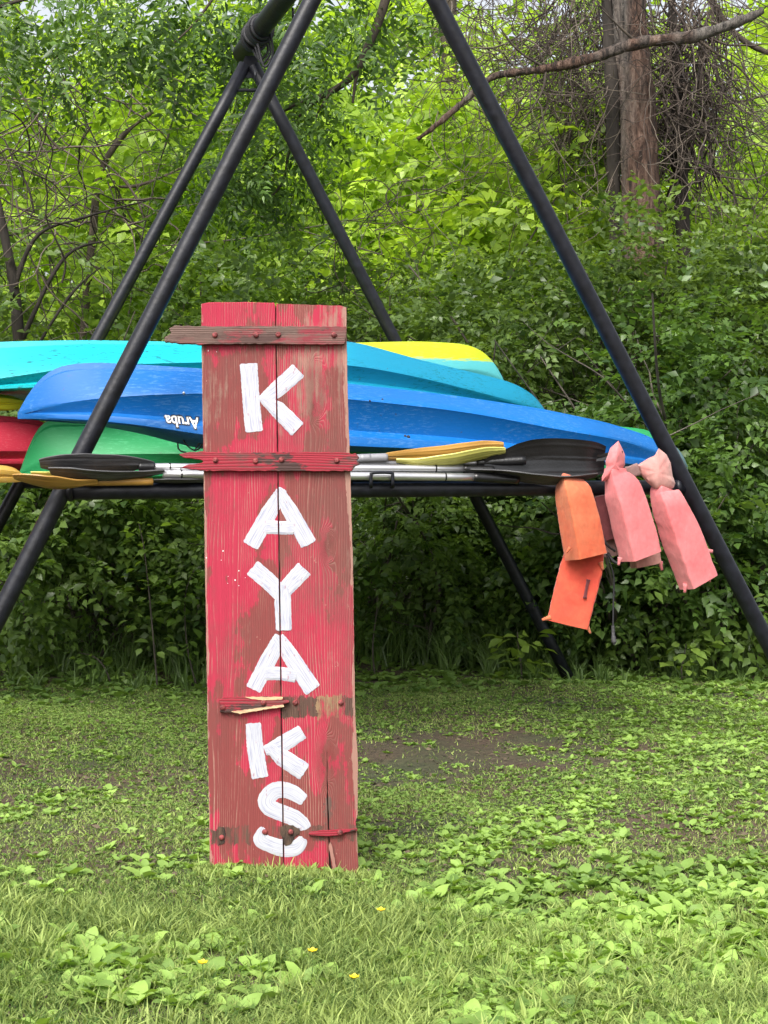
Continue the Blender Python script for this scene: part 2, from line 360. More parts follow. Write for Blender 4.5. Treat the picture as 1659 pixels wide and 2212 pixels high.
kayak('slate grey kayak end showing past the right leg of the rack', SLATE, 7.72, .24,
  [(450, 1000, 1005, 1010, 1012), (520, 965, 990, 1010, 1020), (900, 950, 985, 1015, 1030), (1300, 948, 985, 1015, 1030), (1420, 950, 985, 1015, 1030), (1455, 960, 988, 1014, 1026), (1475, 982, 998, 1012, 1022), (1484, 1006, 1010, 1014, 1018)], .5)
kayak('ochre kayak at the left edge low on the rack under the red one', OCH, 6.25, .24,
  [(-1200, 1030, 1032, 1034, 1035), (-1150, 1008, 1022, 1034, 1040), (-700, 1003, 1018, 1034, 1042), (-100, 1003, 1018, 1034, 1040), (0, 1004, 1018, 1034, 1039), (30, 1008, 1020, 1034, 1038), (46, 1018, 1026, 1032, 1036), (52, 1028, 1030, 1032, 1033)], .34, pw=5)
# lettering on the blue hull, wrapped onto its surface
def wrap_text(body, u0, u1, v, hpx, mat_name, color, off, dist, parent, name, boldness=0):
    cu = bpy.data.curves.new('t', 'FONT'); cu.body = body; cu.size = 1; cu.offset = boldness; cu.fill_mode = 'FRONT'; cu.resolution_u = 3
    to = bpy.data.objects.new('t', cu); col.objects.link(to); dg = bpy.context.evaluated_depsgraph_get(); dg.update()
    me = bpy.data.meshes.new_from_object(to.evaluated_get(dg)); bpy.data.objects.remove(to)
    bm = bmesh.new(); bm.from_mesh(me); bmesh.ops.triangulate(bm, faces=bm.faces)
    for _ in range(1): bmesh.ops.subdivide_edges(bm, edges=[e for e in bm.edges if e.calc_length() > .1], cuts=1); bmesh.ops.triangulate(bm, faces=bm.faces)
    xs = [p.co.x for p in bm.verts]; x0, x1 = TXT.setdefault(body, (min(xs), max(xs)))
    tree = BVHTree.FromPolygons([tuple(p) for p in VB], [tuple(int(q_) for q_ in f) for f in TB])
    for p in bm.verts:
        fx = (p.co.x-x0)/(x1-x0); uu = u1-(u1-u0)*fx+(p.co.y-.3)*6; vv = v+(p.co.y-.33)*hpx+(fx-.5)*-6
        hit = tree.ray_cast(Vector(CAM), Vector(ray(uu, vv)).normalized())
        p.co = (hit[0]-Vector(ray(uu, vv)).normalized()*dist) if hit[0] else Vector(P(uu, vv, 6.0))
    m = simple(mat_name, color, .5, 0, .08, 30)
    part(bm, name, parent, m)
TXT = {}
wrap_text('Aruba', 357, 430, 911, 34, 'decal_white', (.75, .75, .74), 0, .0050, thB, 'name_lettering', .02)
wrap_text('Aruba', 357, 430, 911, 34, 'decal_black', (.012, .012, .02), 0, .0025, thB, 'lettering_outline', .085)
# rivets and bungee on the blue hull
tree = BVHTree.FromPolygons([tuple(p) for p in VB], [tuple(int(q_) for q_ in f) for f in TB])
def onhull(u, v, d=.002):
    dr = Vector(ray(u, v)).normalized(); h = tree.ray_cast(Vector(CAM), dr); return np.array(h[0]-dr*d) if h[0] else P(u, v, 6.0)
RIV = simple('rivet_metal', (.45, .5, .55), .4, .5); RIVD = M['strap']
for (u, v, s, mt) in ((397, 849, .0055, RIV), (799, 866, .004, RIVD), (826, 863, .004, RIVD), (882, 944, .007, RIVD), (875, 942, .005, RIVD)):
    bm = bmesh.new(); bmesh.ops.create_uvsphere(bm, u_segments=12, v_segments=8, radius=s, matrix=Matrix.Translation(onhull(u, v, 0))); part(bm, 'rivet', thB, mt, True)
for pts in (((384, 955), (385, 968), (392, 975), (402, 977)), ((396, 950), (404, 962), (418, 972), (432, 968), (438, 952)), ((420, 975), (430, 958), (440, 950))):
    V, T = tube(smooth_path([P(u, v, 5.93) for u, v in pts], 14), .0032, 6); part(mesh_np('bungee_cord', V, T), 'bungee_cord', thB, M['strap'], True)

# ------------------------------------------------------------------ paddles
def blade_mesh(path, hw, wdir, thick=.004, camber=.015, ridge=True, ns=36, nw=33):
    """path: 3D centre line, hw: half widths along it, wdir: width direction"""
    c = smooth_path(path, ns); h = np.interp(np.linspace(0, 1, ns), np.linspace(0, 1, len(hw)), hw)
    for _ in range(1): h[1:-1] = (h[:-2]+2*h[1:-1]+h[2:])/4
    w = np.array(wdir, float); w /= np.linalg.norm(w)
    ax = c[-1]-c[0]; ax /= np.linalg.norm(ax); nr = np.cross(ax, w); nr /= np.linalg.norm(nr)
    s = np.linspace(-1, 1, nw)
    off = camber*(s**2)[None, :]*(h/h.max())[:, None]
    if ridge: off = off-.004*np.exp(-(s/.16)**2)[None, :]*np.linspace(1, .2, ns)[:, None]-.0012*(1-2*np.abs(np.cos(s*1.5*math.pi))**24)[None]*np.clip(np.linspace(-.3, 2, ns), 0, 1)[:, None]
    top = c[:, None]+w*(s[None, :, None]*h[:, None, None])+nr*off[..., None]
    A = top.reshape(-1, 3); B = (top+nr*thick).reshape(-1, 3)
    i = np.arange(ns-1)[:, None]*nw+np.arange(nw-1)[None]
    q = np.stack([i, i+1, i+nw+1, i+nw], -1).reshape(-1, 4); K = len(A)
    side = []
    bd = [(a, 0) for a in range(ns)]
    L_ = [a*nw for a in range(ns)]+[(ns-1)*nw+b for b in range(1, nw)]+[a*nw+nw-1 for a in range(ns-2, -1, -1)]+[b for b in range(nw-2, 0, -1)]
    for a, b in zip(L_, L_[1:]+L_[:1]): side.append((a, b, b+K, a+K))
    Q = np.concatenate([q, q[:, ::-1]+K, np.array(side)])
    bm = bmesh.new(); me = mesh_np('b', np.concatenate([A, B]), Q); bm.from_mesh(me)
    bmesh.ops.recalc_face_normals(bm, faces=bm.faces)
    for ed in bm.edges:
        if len(ed.link_faces) == 2 and ed.calc_face_angle(0) > R(50): ed.smooth = False
    return bm
PG = 'kayak paddles lying on the rack bar'
def paddle(label, shaft=None, shaft_mat='alu', r=.0145, blades=(), collars=(), grips=()):
    t = thing('kayak_paddle', label, 'paddle', group=PG)
    if shaft:
        for a, b in shaft: seg('shaft', a, b, r, shaft_mat, 16, t)
    for (pth, hw, wd, mt, cb) in blades: part(blade_mesh(pth, hw, wd, camber=cb), 'blade', t, M[mt], True)
    for a, b, rr in collars: seg('collar', a, b, rr, 'blackplastic', 14, t)
    for a, b, rr in grips: seg('blade_socket', a, b, rr, 'blackplastic', 14, t)
    return t
YP = 5.80
def PP(u, v, dy=0): return P(u, v, YP, KN, dy)
# big black blade, face on, at the right
paddle('paddle with a large black ribbed blade facing out beside the pink vests', [(PP(880, 1003, .05), PP(1045, 999, .03))], 'alu', .0145,
  [([PP(1046, 1001), PP(1110, 994), PP(1175, 989), PP(1245, 990), PP(1305, 993)], [.014, .034, .060, .071, .073, .073, .071, .066, .050], (.06, 0, 1), 'blackplastic', .012)],
  grips=[(PP(1030, 1000, .02), PP(1135, 994, -.016), .0165)])
paddle('lower silver shafted paddle just above the bar with a worn grey left blade', [(PP(352, 1024, -.02), PP(1030, 1031, -.02))], 'alu', .0150,
  [([PP(356, 1020, -.03), PP(300, 1028, -.035), PP(230, 1033, -.05), PP(160, 1028, -.05), PP(108, 1020, -.04)], [.012, .03, .05, .055, .03], (.0, -.9, .38), 'greyblade', .006)],
  collars=[(PP(390, 1024.5, -.02), PP(393, 1024.5, -.02), .0168), (PP(960, 1030, -.02), PP(963, 1030, -.02), .0168)],
  grips=[(PP(1022, 1031, -.02), PP(1120, 1037, -.02), .0165)])
paddle('silver shafted paddle with a scuffed dark left blade lying against the green kayak', [(PP(328, 1009, .0), PP(1005, 1013, 0))], 'alu', .0140,
  [([PP(335, 1005, .01), PP(290, 1004, 0), PP(220, 1008, -.01), PP(150, 1006, -.02), PP(86, 1003, -.02)], [.012, .028, .048, .055, .045, .02], (0, -.72, .69), 'greyblade', .008),
   ([PP(1010, 1014, 0), PP(1080, 1019, -.02), PP(1150, 1030, -.05), PP(1220, 1034, -.06), PP(1290, 1024, -.04)], [.014, .03, .055, .06, .045, .02], (0, -.93, .30), 'greyblade', .006)],
  collars=[(PP(365, 1009, .0), PP(368, 1009, .0), .016), (PP(939, 1012, 0), PP(942, 1012, 0), .0158)],
  grips=[(PP(300, 1008.5, .0), PP(334, 1009, 0), .0155), (PP(1000, 1013, 0), PP(1066, 1016, -.01), .0158)])
paddle('paddle with an ochre curved blade on a grey shaft right of the sign', [(PP(742, 992, .03), PP(800, 989, .03)), (PP(778, 990, .03), PP(836, 988, .03))], 'greyshaft', .0155,
  [([PP(834, 987, .03), PP(880, 986, .02), PP(960, 983, -.02), PP(1030, 974, -.02), PP(1088, 965, -.02)], [.014, .022, .032, .036, .034, .016], (0, -.55, .83), 'ochre', -.012)])
paddle('paddle with a pale yellow curved blade under the ochre one', [(PP(745, 1002, .05), PP(870, 1000, .05))], 'greyshaft', .013,
  [([PP(856, 996, .03), PP(910, 1001, .0), PP(980, 997, -.02), PP(1040, 985, -.02), PP(1092, 974, -.02)], [.012, .022, .036, .04, .036, .014], (0, -.85, .52), 'yellow', -.012)])
paddle('paddle with a yellow spoon blade at the left under the grey blades', [(PP(185, 1042, -.01), PP(330, 1040, -.01))], 'ochre', .013,
  [([PP(212, 1043, -.03), PP(160, 1049, -.06), PP(110, 1050, -.08), PP(66, 1042, -.07), PP(30, 1033, -.06)], [.014, .03, .06, .06, .045, .02], (0, -.93, .36), 'ochre', .012),
   ([PP(150, 1034, .03), PP(110, 1036, .02), PP(70, 1032, .0)], [.014, .04, .03], (0, -.8, .5), 'yellow', .006)])
paddle('dark paddle blade lying low on the bar left of the sign', [(PP(470, 1040, .02), PP(760, 1040, .02))], 'blackplastic', .012,
  [([PP(480, 1038, .01), PP(420, 1041, 0), PP(370, 1042, 0), PP(332, 1040, 0)], [.012, .03, .04, .018], (0, -.95, .2), 'greyblade', .004)])
paddle('black paddle tip sticking through the pink vest collar', None, blades=[([PP(1290, 990, -.02), PP(1318, 985, -.06), PP(1345, 978, -.09)], [.012, .015, .014, .006], (.2, 0, 1), 'blackplastic', .004)])

# ------------------------------------------------------------------ life vests hung on the bar
def fabric(name, c, c2, fade=.45):
    m, n, l, b = newmat(name); tc = N(n, 'ShaderNodeTexCoord')
    n1 = N(n, 'ShaderNodeTexNoise', Scale=7, Detail=8, Roughness=.65); l.new(tc.outputs['Object'], n1.inputs['Vector'])
    r = ramp(n, [(.36, c), (.66, c2)]); l.new(n1.outputs[0], r.inputs[0])
    n2 = N(n, 'ShaderNodeTexNoise', Scale=60, Detail=4); l.new(tc.outputs['Object'], n2.inputs['Vector'])
    mx = N(n, 'ShaderNodeMixRGB', blend_type='MULTIPLY'); mx.inputs[0].default_value = .35; l.new(r.outputs[0], mx.inputs[1]); l.new(n2.outputs[0], mx.inputs[2]); l.new(mx.outputs[0], b.inputs['Base Color'])
    b.inputs['Roughness'].default_value = .85; b.inputs['Sheen Weight'].default_value = .2
    mp = N(n, 'ShaderNodeMapping'); mp.inputs['Scale'].default_value = (1, 1, .45); mp.inputs['Rotation'].default_value = (0, .5, 0); l.new(tc.outputs['Object'], mp.inputs[0])
    n3 = N(n, 'ShaderNodeTexNoise', Scale=22, Detail=3, Distortion=1.2); l.new(mp.outputs[0], n3.inputs['Vector'])
    n4 = N(n, 'ShaderNodeTexNoise', Scale=500, Detail=2); l.new(tc.outputs['Object'], n4.inputs['Vector'])
    b1 = N(n, 'ShaderNodeBump', Strength=.32, Distance=.012); l.new(n3.outputs[0], b1.inputs['Height'])
    b2 = N(n, 'ShaderNodeBump', Strength=.25, Distance=.001); l.new(n4.outputs[0], b2.inputs['Height']); l.new(b1.outputs[0], b2.inputs['Normal']); l.new(b2.outputs[0], b.inputs['Normal'])
    return m
ORG = fabric('orange_vest_fabric', (.56, .05, .028), (.62, .10, .045)); ORG2 = fabric('faded_orange_vest_fabric', (.56, .09, .03), (.60, .18, .075))
PNK = fabric('pink_vest_fabric', (.64, .145, .155), (.68, .22, .225)); PNKB = fabric('faded_pink_vest_fabric', (.55, .22, .2), (.58, .32, .28))
BRN = fabric('dull_brown_fabric', (.22, .12, .11), (.34, .2, .18)); MAR = fabric('maroon_lining_fabric', (.10, .012, .018), (.16, .03, .035))
def cushion(pts, a, b, tw, ex=5, ns=52, nr=56, wr=.0022, seed=0):
    if ex > 5: ex = 14
    """soft foam slab: rounded box section swept along a path; a,b half width/depth, tw turn of the section"""
    pts = smooth_path(pts, ns); x = np.linspace(0, 1, ns)
    a = np.interp(x, np.linspace(0, 1, len(a)), a); b = np.interp(x, np.linspace(0, 1, len(b)), b); tw = np.interp(x, np.linspace(0, 1, len(tw)), tw)
    for q_ in (a, b):
        for _ in range(2): q_[1:-1] = (q_[:-2]+2*q_[1:-1]+q_[2:])/4
    tan = np.gradient(pts, axis=0); tan /= np.linalg.norm(tan, axis=1)[:, None]
    th = np.linspace(0, 2*math.pi, nr, endpoint=False); ct, st = np.cos(th), np.sin(th)
    ex_ = 2/ex; sx = np.sign(ct)*np.abs(ct)**ex_; sy = np.sign(st)*np.abs(st)**ex_
    V = []
    for i in range(ns):
        d = np.array((0, -1., 0)); s = np.cross(tan[i], d); s /= np.linalg.norm(s); d = np.cross(s, tan[i])
        c_, s_ = math.cos(tw[i]), math.sin(tw[i]); A_ = s*c_+d*s_; D_ = -s*s_+d*c_
        V.append(pts[i]+A_*(a[i]*sx)[:, None]+D_*(b[i]*sy)[:, None])
    V = np.array(V); nn = noise(V.reshape(-1, 3), 26, seed).reshape(ns, nr)
    cen = V.mean(1, keepdims=True); dirn = V-cen; dirn /= np.linalg.norm(dirn, axis=2, keepdims=True)+1e-9
    Wq = V.reshape(-1, 3)*np.array((1, 1, 2.2)); n2_ = -np.abs(noise(Wq, 44, (seed*7) % 24)).reshape(ns, nr); V = V+dirn*(nn*wr+n2_*wr*.45)[..., None]; V = V.reshape(-1, 3)
    i = np.arange(ns-1)[:, None]*nr; j = np.arange(nr)[None]; j2 = (j+1) % nr
    q = np.stack([i+j, i+j2, i+nr+j2, i+nr+j], -1).reshape(-1, 4); T = np.concatenate([q[:, [0, 1, 2]], q[:, [0, 2, 3]]])
    c0, c1 = len(V), len(V)+1; e = (ns-1)*nr
    V = np.concatenate([V, pts[:1]-tan[:1]*.004, pts[-1:]+tan[-1:]*.004])
    T = np.concatenate([T, [[c0, (k+1) % nr, k] for k in range(nr)], [[c1, e+k, e+(k+1) % nr] for k in range(nr)]])
    bm = bmesh.new(); bm.from_mesh(mesh_np('c', V, T)); bmesh.ops.recalc_face_normals(bm, faces=bm.faces)
    for ed in bm.edges:
        if len(ed.link_faces) == 2 and ed.calc_face_angle(0) > R(42): ed.smooth = False
    return bm
def flap(outline, thick, dy, seed, tilt=0.0):
    """folded cloth piece from its outline, puffed in the middle"""
    bm = bmesh.new(); vv = []
    pl = []
    for a, b in zip(outline, outline[1:]+outline[:1]):
        for f in (0, .25, .5, .75): pl.append((a[0]+(b[0]-a[0])*f, a[1]+(b[1]-a[1])*f))
    for u, v in pl: vv.append(bm.verts.new(P(u, v, 5.73, KN, dy)))
    rim = list(vv); cu = sum(p[0] for p in pl)/len(pl); cv = sum(p[1] for p in pl)/len(pl); K = len(pl); prev = rim; rings = [rim]
    for f in (.85, .6, .3):
        rg = [bm.verts.new(P(cu+(u-cu)*f, cv+(v-cv)*f, 5.73, KN, dy-thick*(1-f**2)**.5)) for u, v in pl]
        for i in range(K): bm.faces.new((prev[i], prev[(i+1) % K], rg[(i+1) % K], rg[i]))
        prev = rg; rings.append(rg)
    c = bm.verts.new(P(cu, cv, 5.73, KN, dy-thick))
    for i in range(K): bm.faces.new((prev[i], prev[(i+1) % K], c))
    back = bm.verts.new(P(cu, cv, 5.73, KN, dy+thick))
    for i in range(K): bm.faces.new((rim[(i+1) % K], rim[i], back))
    for v in bm.verts:
        if v not in rim: v.co.y += float(noise(np.array([v.co]), 40, seed)[0])*.010
    bmesh.ops.recalc_face_normals(bm, faces=bm.faces)
    for ed in bm.edges:
        if ed.calc_face_angle(0) > R(55): ed.smooth = False
    return bm
def tuft(c, d, s=.022):
    d = np.array(d, float); d /= np.linalg.norm(d); return tube([np.array(c)-d*s*.9, np.array(c)-d*s*.2, np.array(c)+d*s*.5, np.array(c)+d*s], [s*.6, s*.45, s*.34, s*.3], 8)
def PV(u, v, dy=0): return P(u, v, 5.73, KN, dy)
VG = 'life vests hung over the rack bar'
def add_tufts(th, mat, lst):
    for (u, v, dy, d, s) in lst: part(mesh_np('seam_corner', *tuft(PV(u, v, dy), d, s)), 'seam_corner', th, mat, True)
# orange vest
vo = thing('life_vest', 'orange life vest of two panels hung beneath the big black paddle blade', 'life vest', group=VG)
part(cushion([PV(1232, 1043, .05), PV(1238, 1064, .0), PV(1250, 1120, -.01), PV(1266, 1203, -.02)], [.045, .057, .062, .066], [.03, .044, .05, .05], [.45, .5, .55, .55], 7, seed=1), 'upper_panel', vo, ORG2, True)
part(cushion([PV(1264, 1188, .05), PV(1255, 1230, .05), PV(1240, 1290, .05), PV(1226, 1350, .05)], [.070, .080, .080, .078], [.035, .04, .04, .038], [-.12]*4, 8, seed=5), 'lower_panel', vo, ORG, True)
add_tufts(vo, ORG2, [(1181, 1336, -.0, (-1, 0, -.3), .018), (1272, 1361, .0, (.5, 0, -1), .014), (1300, 1222, -.02, (.3, 0, -1), .016), (1228, 1188, -.06, (-.4, 0, -.6), .012)])
# belt slot on the lower panel
V, T = tube(smooth_path([PV(1271, 1252, -.008), PV(1267, 1270, -.01), PV(1263, 1292, -.008)], 10), [.008, .0065, .0055, .005, .005, .005, .005, .0055, .0065, .008], 8); part(mesh_np('belt_slot', V, T), 'belt_slot', vo, MAR, True)
bm = bmesh.new(); bmesh.ops.create_cube(bm, size=1, matrix=Matrix.Translation(PV(1300, 1170, -.03)) @ Matrix.Rotation(-.28, 4, 'Y') @ Matrix.Diagonal((.012, .003, .095, 1)))
part(bm, 'care_tag', vo, simple('white_tag', (.7, .68, .66), .6), bevel=.001)
part(cushion([PV(1290, 1072, .1), PV(1298, 1110, .1), PV(1310, 1165, .1)], [.03, .036, .03], [.03]*3, [.2]*3, 5, seed=8), 'lining', vo, MAR, True)
# pink vest one
v1 = thing('life_vest', 'pink life vest next to the orange one, a black paddle tip through its collar', 'life vest', group=VG)
part(flap([(1336, 952), (1344, 968), (1350, 982), (1350, 1004), (1345, 1014), (1352, 1036), (1330, 1034), (1300, 1040), (1300, 1030), (1309, 1010), (1308, 996), (1318, 968)], .032, .0, 11), 'collar', v1, PNK, True)
part(cushion([PV(1330, 1012, -.0), PV(1331, 1028, 0), PV(1346, 1062, -.01), PV(1363, 1120, -.01), PV(1384, 1202, -.01)], [.030, .036, .060, .064, .068], [.03, .034, .045, .05, .05], [.35, .4, .5, .5, .5], 7, seed=13), 'front_panel', v1, PNK, True)
part(cushion([PV(1365, 1090, .09), PV(1383, 1150, .09), PV(1396, 1222, .08)], [.05, .055, .055], [.03]*3, [.3]*3, 6, seed=14), 'back_panel', v1, PNKB, True)
part(cushion([PV(1316, 1130, .12), PV(1316, 1150, .12), PV(1322, 1200, .12)], [.04, .05, .045], [.025]*3, [.2]*3, 5, seed=15), 'side_panel', v1, BRN, True)
add_tufts(v1, PNK, [(1338, 1212, -.04, (-.2, 0, -1), .016), (1428, 1222, .06, (.2, 0, -1), .018)])
# pink vest two
v2 = thing('life_vest', 'pale pink life vest hung nearest the right leg with a twisted neck', 'life vest', group=VG)
part(cushion([PV(1349, 1019, .0), PV(1362, 1019, .0), PV(1378, 1014, 0)], [.019, .022, .025], [.015]*3, [0]*3, 4, seed=16), 'collar_band', v2, BRN, True)
part(flap([(1423, 968), (1440, 982), (1449, 1000), (1453, 1028), (1459, 1044), (1455, 1054), (1442, 1060), (1418, 1060), (1409, 1052), (1396, 1040), (1382, 1022), (1376, 1005), (1400, 990), (1414, 984)], .040, .0, 17), 'collar', v2, PNKB, True)
part(cushion([PV(1436, 1054, .0), PV(1434, 1064, .0), PV(1444, 1090, -.01), PV(1470, 1155, -.01), PV(1509, 1258, -.01)], [.034, .042, .052, .064, .066], [.03, .036, .046, .05, .046], [.5, .5, .55, .5, .5], 6, seed=19), 'front_panel', v2, PNK, True)
add_tufts(v2, PNK, [(1480, 1270, -.03, (-.1, 0, -1), .018), (1526, 1190, .03, (1, 0, -.1), .024), (1532, 1250, .02, (.2, 0, -1), .014)])
# straps
def strap(name, th, pts, r, mat='strap', n=24, nseg=6): V, T = tube(smooth_path(pts, n), r, nseg); part(mesh_np(name, V, T), name, th, M[mat], True)
strap('strap', v2, [PV(1424, 1060, .03), PV(1426, 1090, .03), PV(1430, 1130, .04), PV(1428, 1170, .06)], .006)
strap('strap', v1, [PV(1352, 1190, .06), PV(1350, 1205, .04), PV(1340, 1217, .03), PV(1325, 1212, .04), PV(1313, 1195, .06)], .006)
strap('strap', vo, [PV(1300, 1170, .04), PV(1308, 1192, .03), PV(1318, 1218, .03), PV(1326, 1250, .04), PV(1325, 1300, .04), PV(1324, 1360, .04)], .0035)
strap('strap', v1, [PV(1303, 1160, .02), PV(1312, 1178, .02), PV(1328, 1190, .04)], .005)
strap('buckle', vo, [PV(1324, 1352, .04), PV(1325, 1375, .04), PV(1327, 1392, .04)], [.007]*12+[.010]*8+[.006]*4, 'greyblade')

# ------------------------------------------------------------------ the sign
SB = G(613, 1880, 0); LEAN = R(4.0)
sign = thing('kayaks_sign', 'tall red worn plank sign with white hand-painted letters KAYAKS standing in the grass', 'sign', loc=(float(SB[0]), float(SB[1]), 0))
upv = np.array((0, math.sin(LEAN), math.cos(LEAN))); nv = np.array((0, -math.cos(LEAN), math.sin(LEAN)))
def S(u, v, d=0):
    """photo point -> local point on the sign's face plane (local frame: x right, z up along board, -y outwards)"""
    dr = ray(u, v); t = np.dot(SB-CAM, nv)/np.dot(dr, nv); p = CAM+dr*t-SB
    return np.array((p[0], -d, np.dot(p, upv)))
sign.rotation_euler = (-LEAN, 0, 0)
def spart(x, name, parent=sign, mat=None, **kw):
    me = x
    if isinstance(x, bmesh.types.BMesh): me = bpy.data.meshes.new(name); x.to_mesh(me); x.free()
    if mat: me.materials.clear(); me.materials.append(mat)
    bev = kw.pop('bevel', 0); o = link(me, name, parent, **kw)
    if bev: m = o.modifiers.new('bevel', 'BEVEL'); m.width = bev; m.segments = 2; m.limit_method = 'ANGLE'
    return o
def slab(outline, back, front, jit=0, sub=6):
    """outline in photo points -> slab between depth back and front (metres, + is towards the viewer)"""
    pts = []
    for a, b in zip(outline, outline[1:]+outline[:1]):
        L_ = math.hypot(b[0]-a[0], b[1]-a[1]); k_ = max(1, int(L_/sub)) if jit else 1
        for i in range(k_):
            f = i/k_; pts.append((a[0]+(b[0]-a[0])*f+random.uniform(-jit, jit), a[1]+(b[1]-a[1])*f+random.uniform(-jit, jit)))
    bm = bmesh.new(); vf = [bm.verts.new(S(u, v, front)) for u, v in pts]; vb = [bm.verts.new(S(u, v, back)) for u, v in pts]
    bm.faces.new(vf); bm.faces.new(vb[::-1])
    for i in range(len(pts)): j = (i+1) % len(pts); bm.faces.new((vf[j], vf[i], vb[i], vb[j]))
    bmesh.ops.recalc_face_normals(bm, faces=bm.faces); bmesh.ops.triangulate(bm, faces=[f for f in bm.faces if len(f.verts) > 4])
    return bm
Z = lambda v: float(S(610, v)[2]); X_ = lambda u: float(S(u, 1260)[0])
def wood(name, wear, ghosts=(), vivid=(.36, .016, .048), worn=(.185, .038, .036), bare=(.26, .155, .12), seed=0, horiz=False, knots=(), edges=()):
    m, n, l, b = newmat(name); tc = N(n, 'ShaderNodeTexCoord')
    mp = N(n, 'ShaderNodeMapping'); mp.inputs['Location'].default_value = (seed, seed*2, seed*3)
    if horiz: mp.inputs['Rotation'].default_value = (0, math.pi/2, 0)
    l.new(tc.outputs['Object'], mp.inputs[0])
    O = mp.outputs[0]
    def nz(sc, stretch, **kw):
        q = N(n, 'ShaderNodeMapping'); q.inputs['Scale'].default_value = stretch; l.new(O, q.inputs[0])
        t = N(n, 'ShaderNodeTexNoise', Scale=sc, **kw); l.new(q.outputs[0], t.inputs['Vector']); return t.outputs[0]
    def rm(src, a, b_): r = ramp(n, [(a, (0, 0, 0)), (b_, (1, 1, 1))]); l.new(src, r.inputs[0]); return r.outputs[0]
    def math_(op, a, b_=None, c=None):
        q = N(n, 'ShaderNodeMath', operation=op)
        for i, x in enumerate((a, b_, c)):
            if x is None: continue
            if isinstance(x, (int, float)): q.inputs[i].default_value = x
            else: l.new(x, q.inputs[i])
        return q.outputs[0]
    def mix(f, a, b_):
        q = N(n, 'ShaderNodeMixRGB')
        if isinstance(f, (int, float)): q.inputs[0].default_value = f
        else: l.new(f, q.inputs[0])
        for i, x in ((1, a), (2, b_)):
            if isinstance(x, tuple): q.inputs[i].default_value = (*x, 1)
            else: l.new(x, q.inputs[i])
        return q.outputs[0]
    # grain: long wavy annual rings
    gm = N(n, 'ShaderNodeMapping'); gm.inputs['Scale'].default_value = (1, 1, .085); l.new(O, gm.inputs[0])
    dn = N(n, 'ShaderNodeTexNoise', Scale=9, Detail=2); l.new(gm.outputs[0], dn.inputs['Vector'])
    ad = N(n, 'ShaderNodeVectorMath', operation='MULTIPLY_ADD'); ad.inputs[1].default_value = (.10, .10, .10); l.new(dn.outputs['Color'], ad.inputs[0]); l.new(gm.outputs[0], ad.inputs[2])
    wv = N(n, 'ShaderNodeTexWave', wave_type='BANDS', bands_direction='X', Scale=46, Distortion=1.6, Detail=3); wv.inputs['Detail Scale'].default_value = 2.0; 
    s0 = N(n, 'ShaderNodeSeparateXYZ'); l.new(tc.outputs['Object'], s0.inputs[0]); off = None
    for (kx, kz, kr, ka) in knots:
        dx_ = math_('MULTIPLY', math_('SUBTRACT', s0.outputs[0], kx), 1/kr); dz_ = math_('MULTIPLY', math_('SUBTRACT', s0.outputs[2], kz), .38/kr)
        d2 = math_('ADD', math_('MULTIPLY', dx_, dx_), math_('MULTIPLY', dz_, dz_)); g_ = math_('MULTIPLY', math_('EXPONENT', math_('MULTIPLY', d2, -1)), ka)
        off = g_ if off is None else math_('ADD', off, g_)
    if off is not None:
        cx_ = N(n, 'ShaderNodeCombineXYZ'); l.new(off, cx_.inputs[0]); a2 = N(n, 'ShaderNodeVectorMath', operation='ADD'); l.new(ad.outputs[0], a2.inputs[0]); l.new(cx_.outputs[0], a2.inputs[1]); l.new(a2.outputs[0], wv.inputs['Vector'])
    else: l.new(ad.outputs[0], wv.inputs['Vector'])
    grain = wv.outputs[0]
    fine = nz(90, (1, 1, .05), Detail=5, Roughness=.7)
    big = nz(5.0, (1, 1, .42), Detail=6, Roughness=.62)
    mid = nz(14, (1, 1, .3), Detail=7, Roughness=.7)
    vmask = rm(math_('ADD', math_('ADD', big, math_('MULTIPLY', mid, .32)), math_('MULTIPLY', fine, .10)), .685, .70)
    red = mix(vmask, worn, vivid)
    red = mix(math_('MULTIPLY', fine, .35), red, tuple(x*.55 for x in worn))
    bm_ = math_('MULTIPLY', rm(grain, .80, .95), rm(mid, .52-wear*.09, .66))
    bm2 = rm(math_('ADD', math_('MULTIPLY', nz(3.3, (1, 1, .5), Detail=8, Roughness=.7), .7), math_('MULTIPLY', fine, .3)), .60-wear*.05, .64-wear*.04)
    edge = rm(nz(7, (1, 1, .25), Detail=4), .5, .62)
    c = mix(math_('MULTIPLY', bm_, .85), red, tuple(x*1.25 for x in bare)); c = mix(math_('MULTIPLY', bm2, .8), c, bare)
    sx = N(n, 'ShaderNodeSeparateXYZ'); l.new(tc.outputs['Object'], sx.inputs[0])
    jn = math_('ADD', math_('MULTIPLY', math_('SUBTRACT', mid, .5), .07), math_('MULTIPLY', math_('SUBTRACT', nz(60, (1, 1, .5), Detail=6, Roughness=.8), .5), .05))
    zz = math_('ADD', sx.outputs[2], jn); xx = math_('ADD', sx.outputs[0], jn); h_total = None
    for (x0, x1, z0, z1, gc) in ghosts:
        mk = math_('MULTIPLY', math_('MULTIPLY', math_('GREATER_THAN', xx, x0), math_('LESS_THAN', xx, x1)), math_('MULTIPLY', math_('GREATER_THAN', zz, z0), math_('LESS_THAN', zz, z1)))
        mk = math_('MULTIPLY', mk, rm(math_('ADD', mid, math_('MULTIPLY', fine, .3)), .60, .70))
        c = mix(mk, c, mix(rm(fine, .35, .65), tuple(x*.45 for x in gc), gc))
    dirt_ = math_('MULTIPLY', rm(math_('ADD', nz(2.4, (1, 1, .7), Detail=9, Roughness=.75), math_('MULTIPLY', fine, .2)), .58, .72), .45)
    c = mix(dirt_, c, (.10, .05, .04))
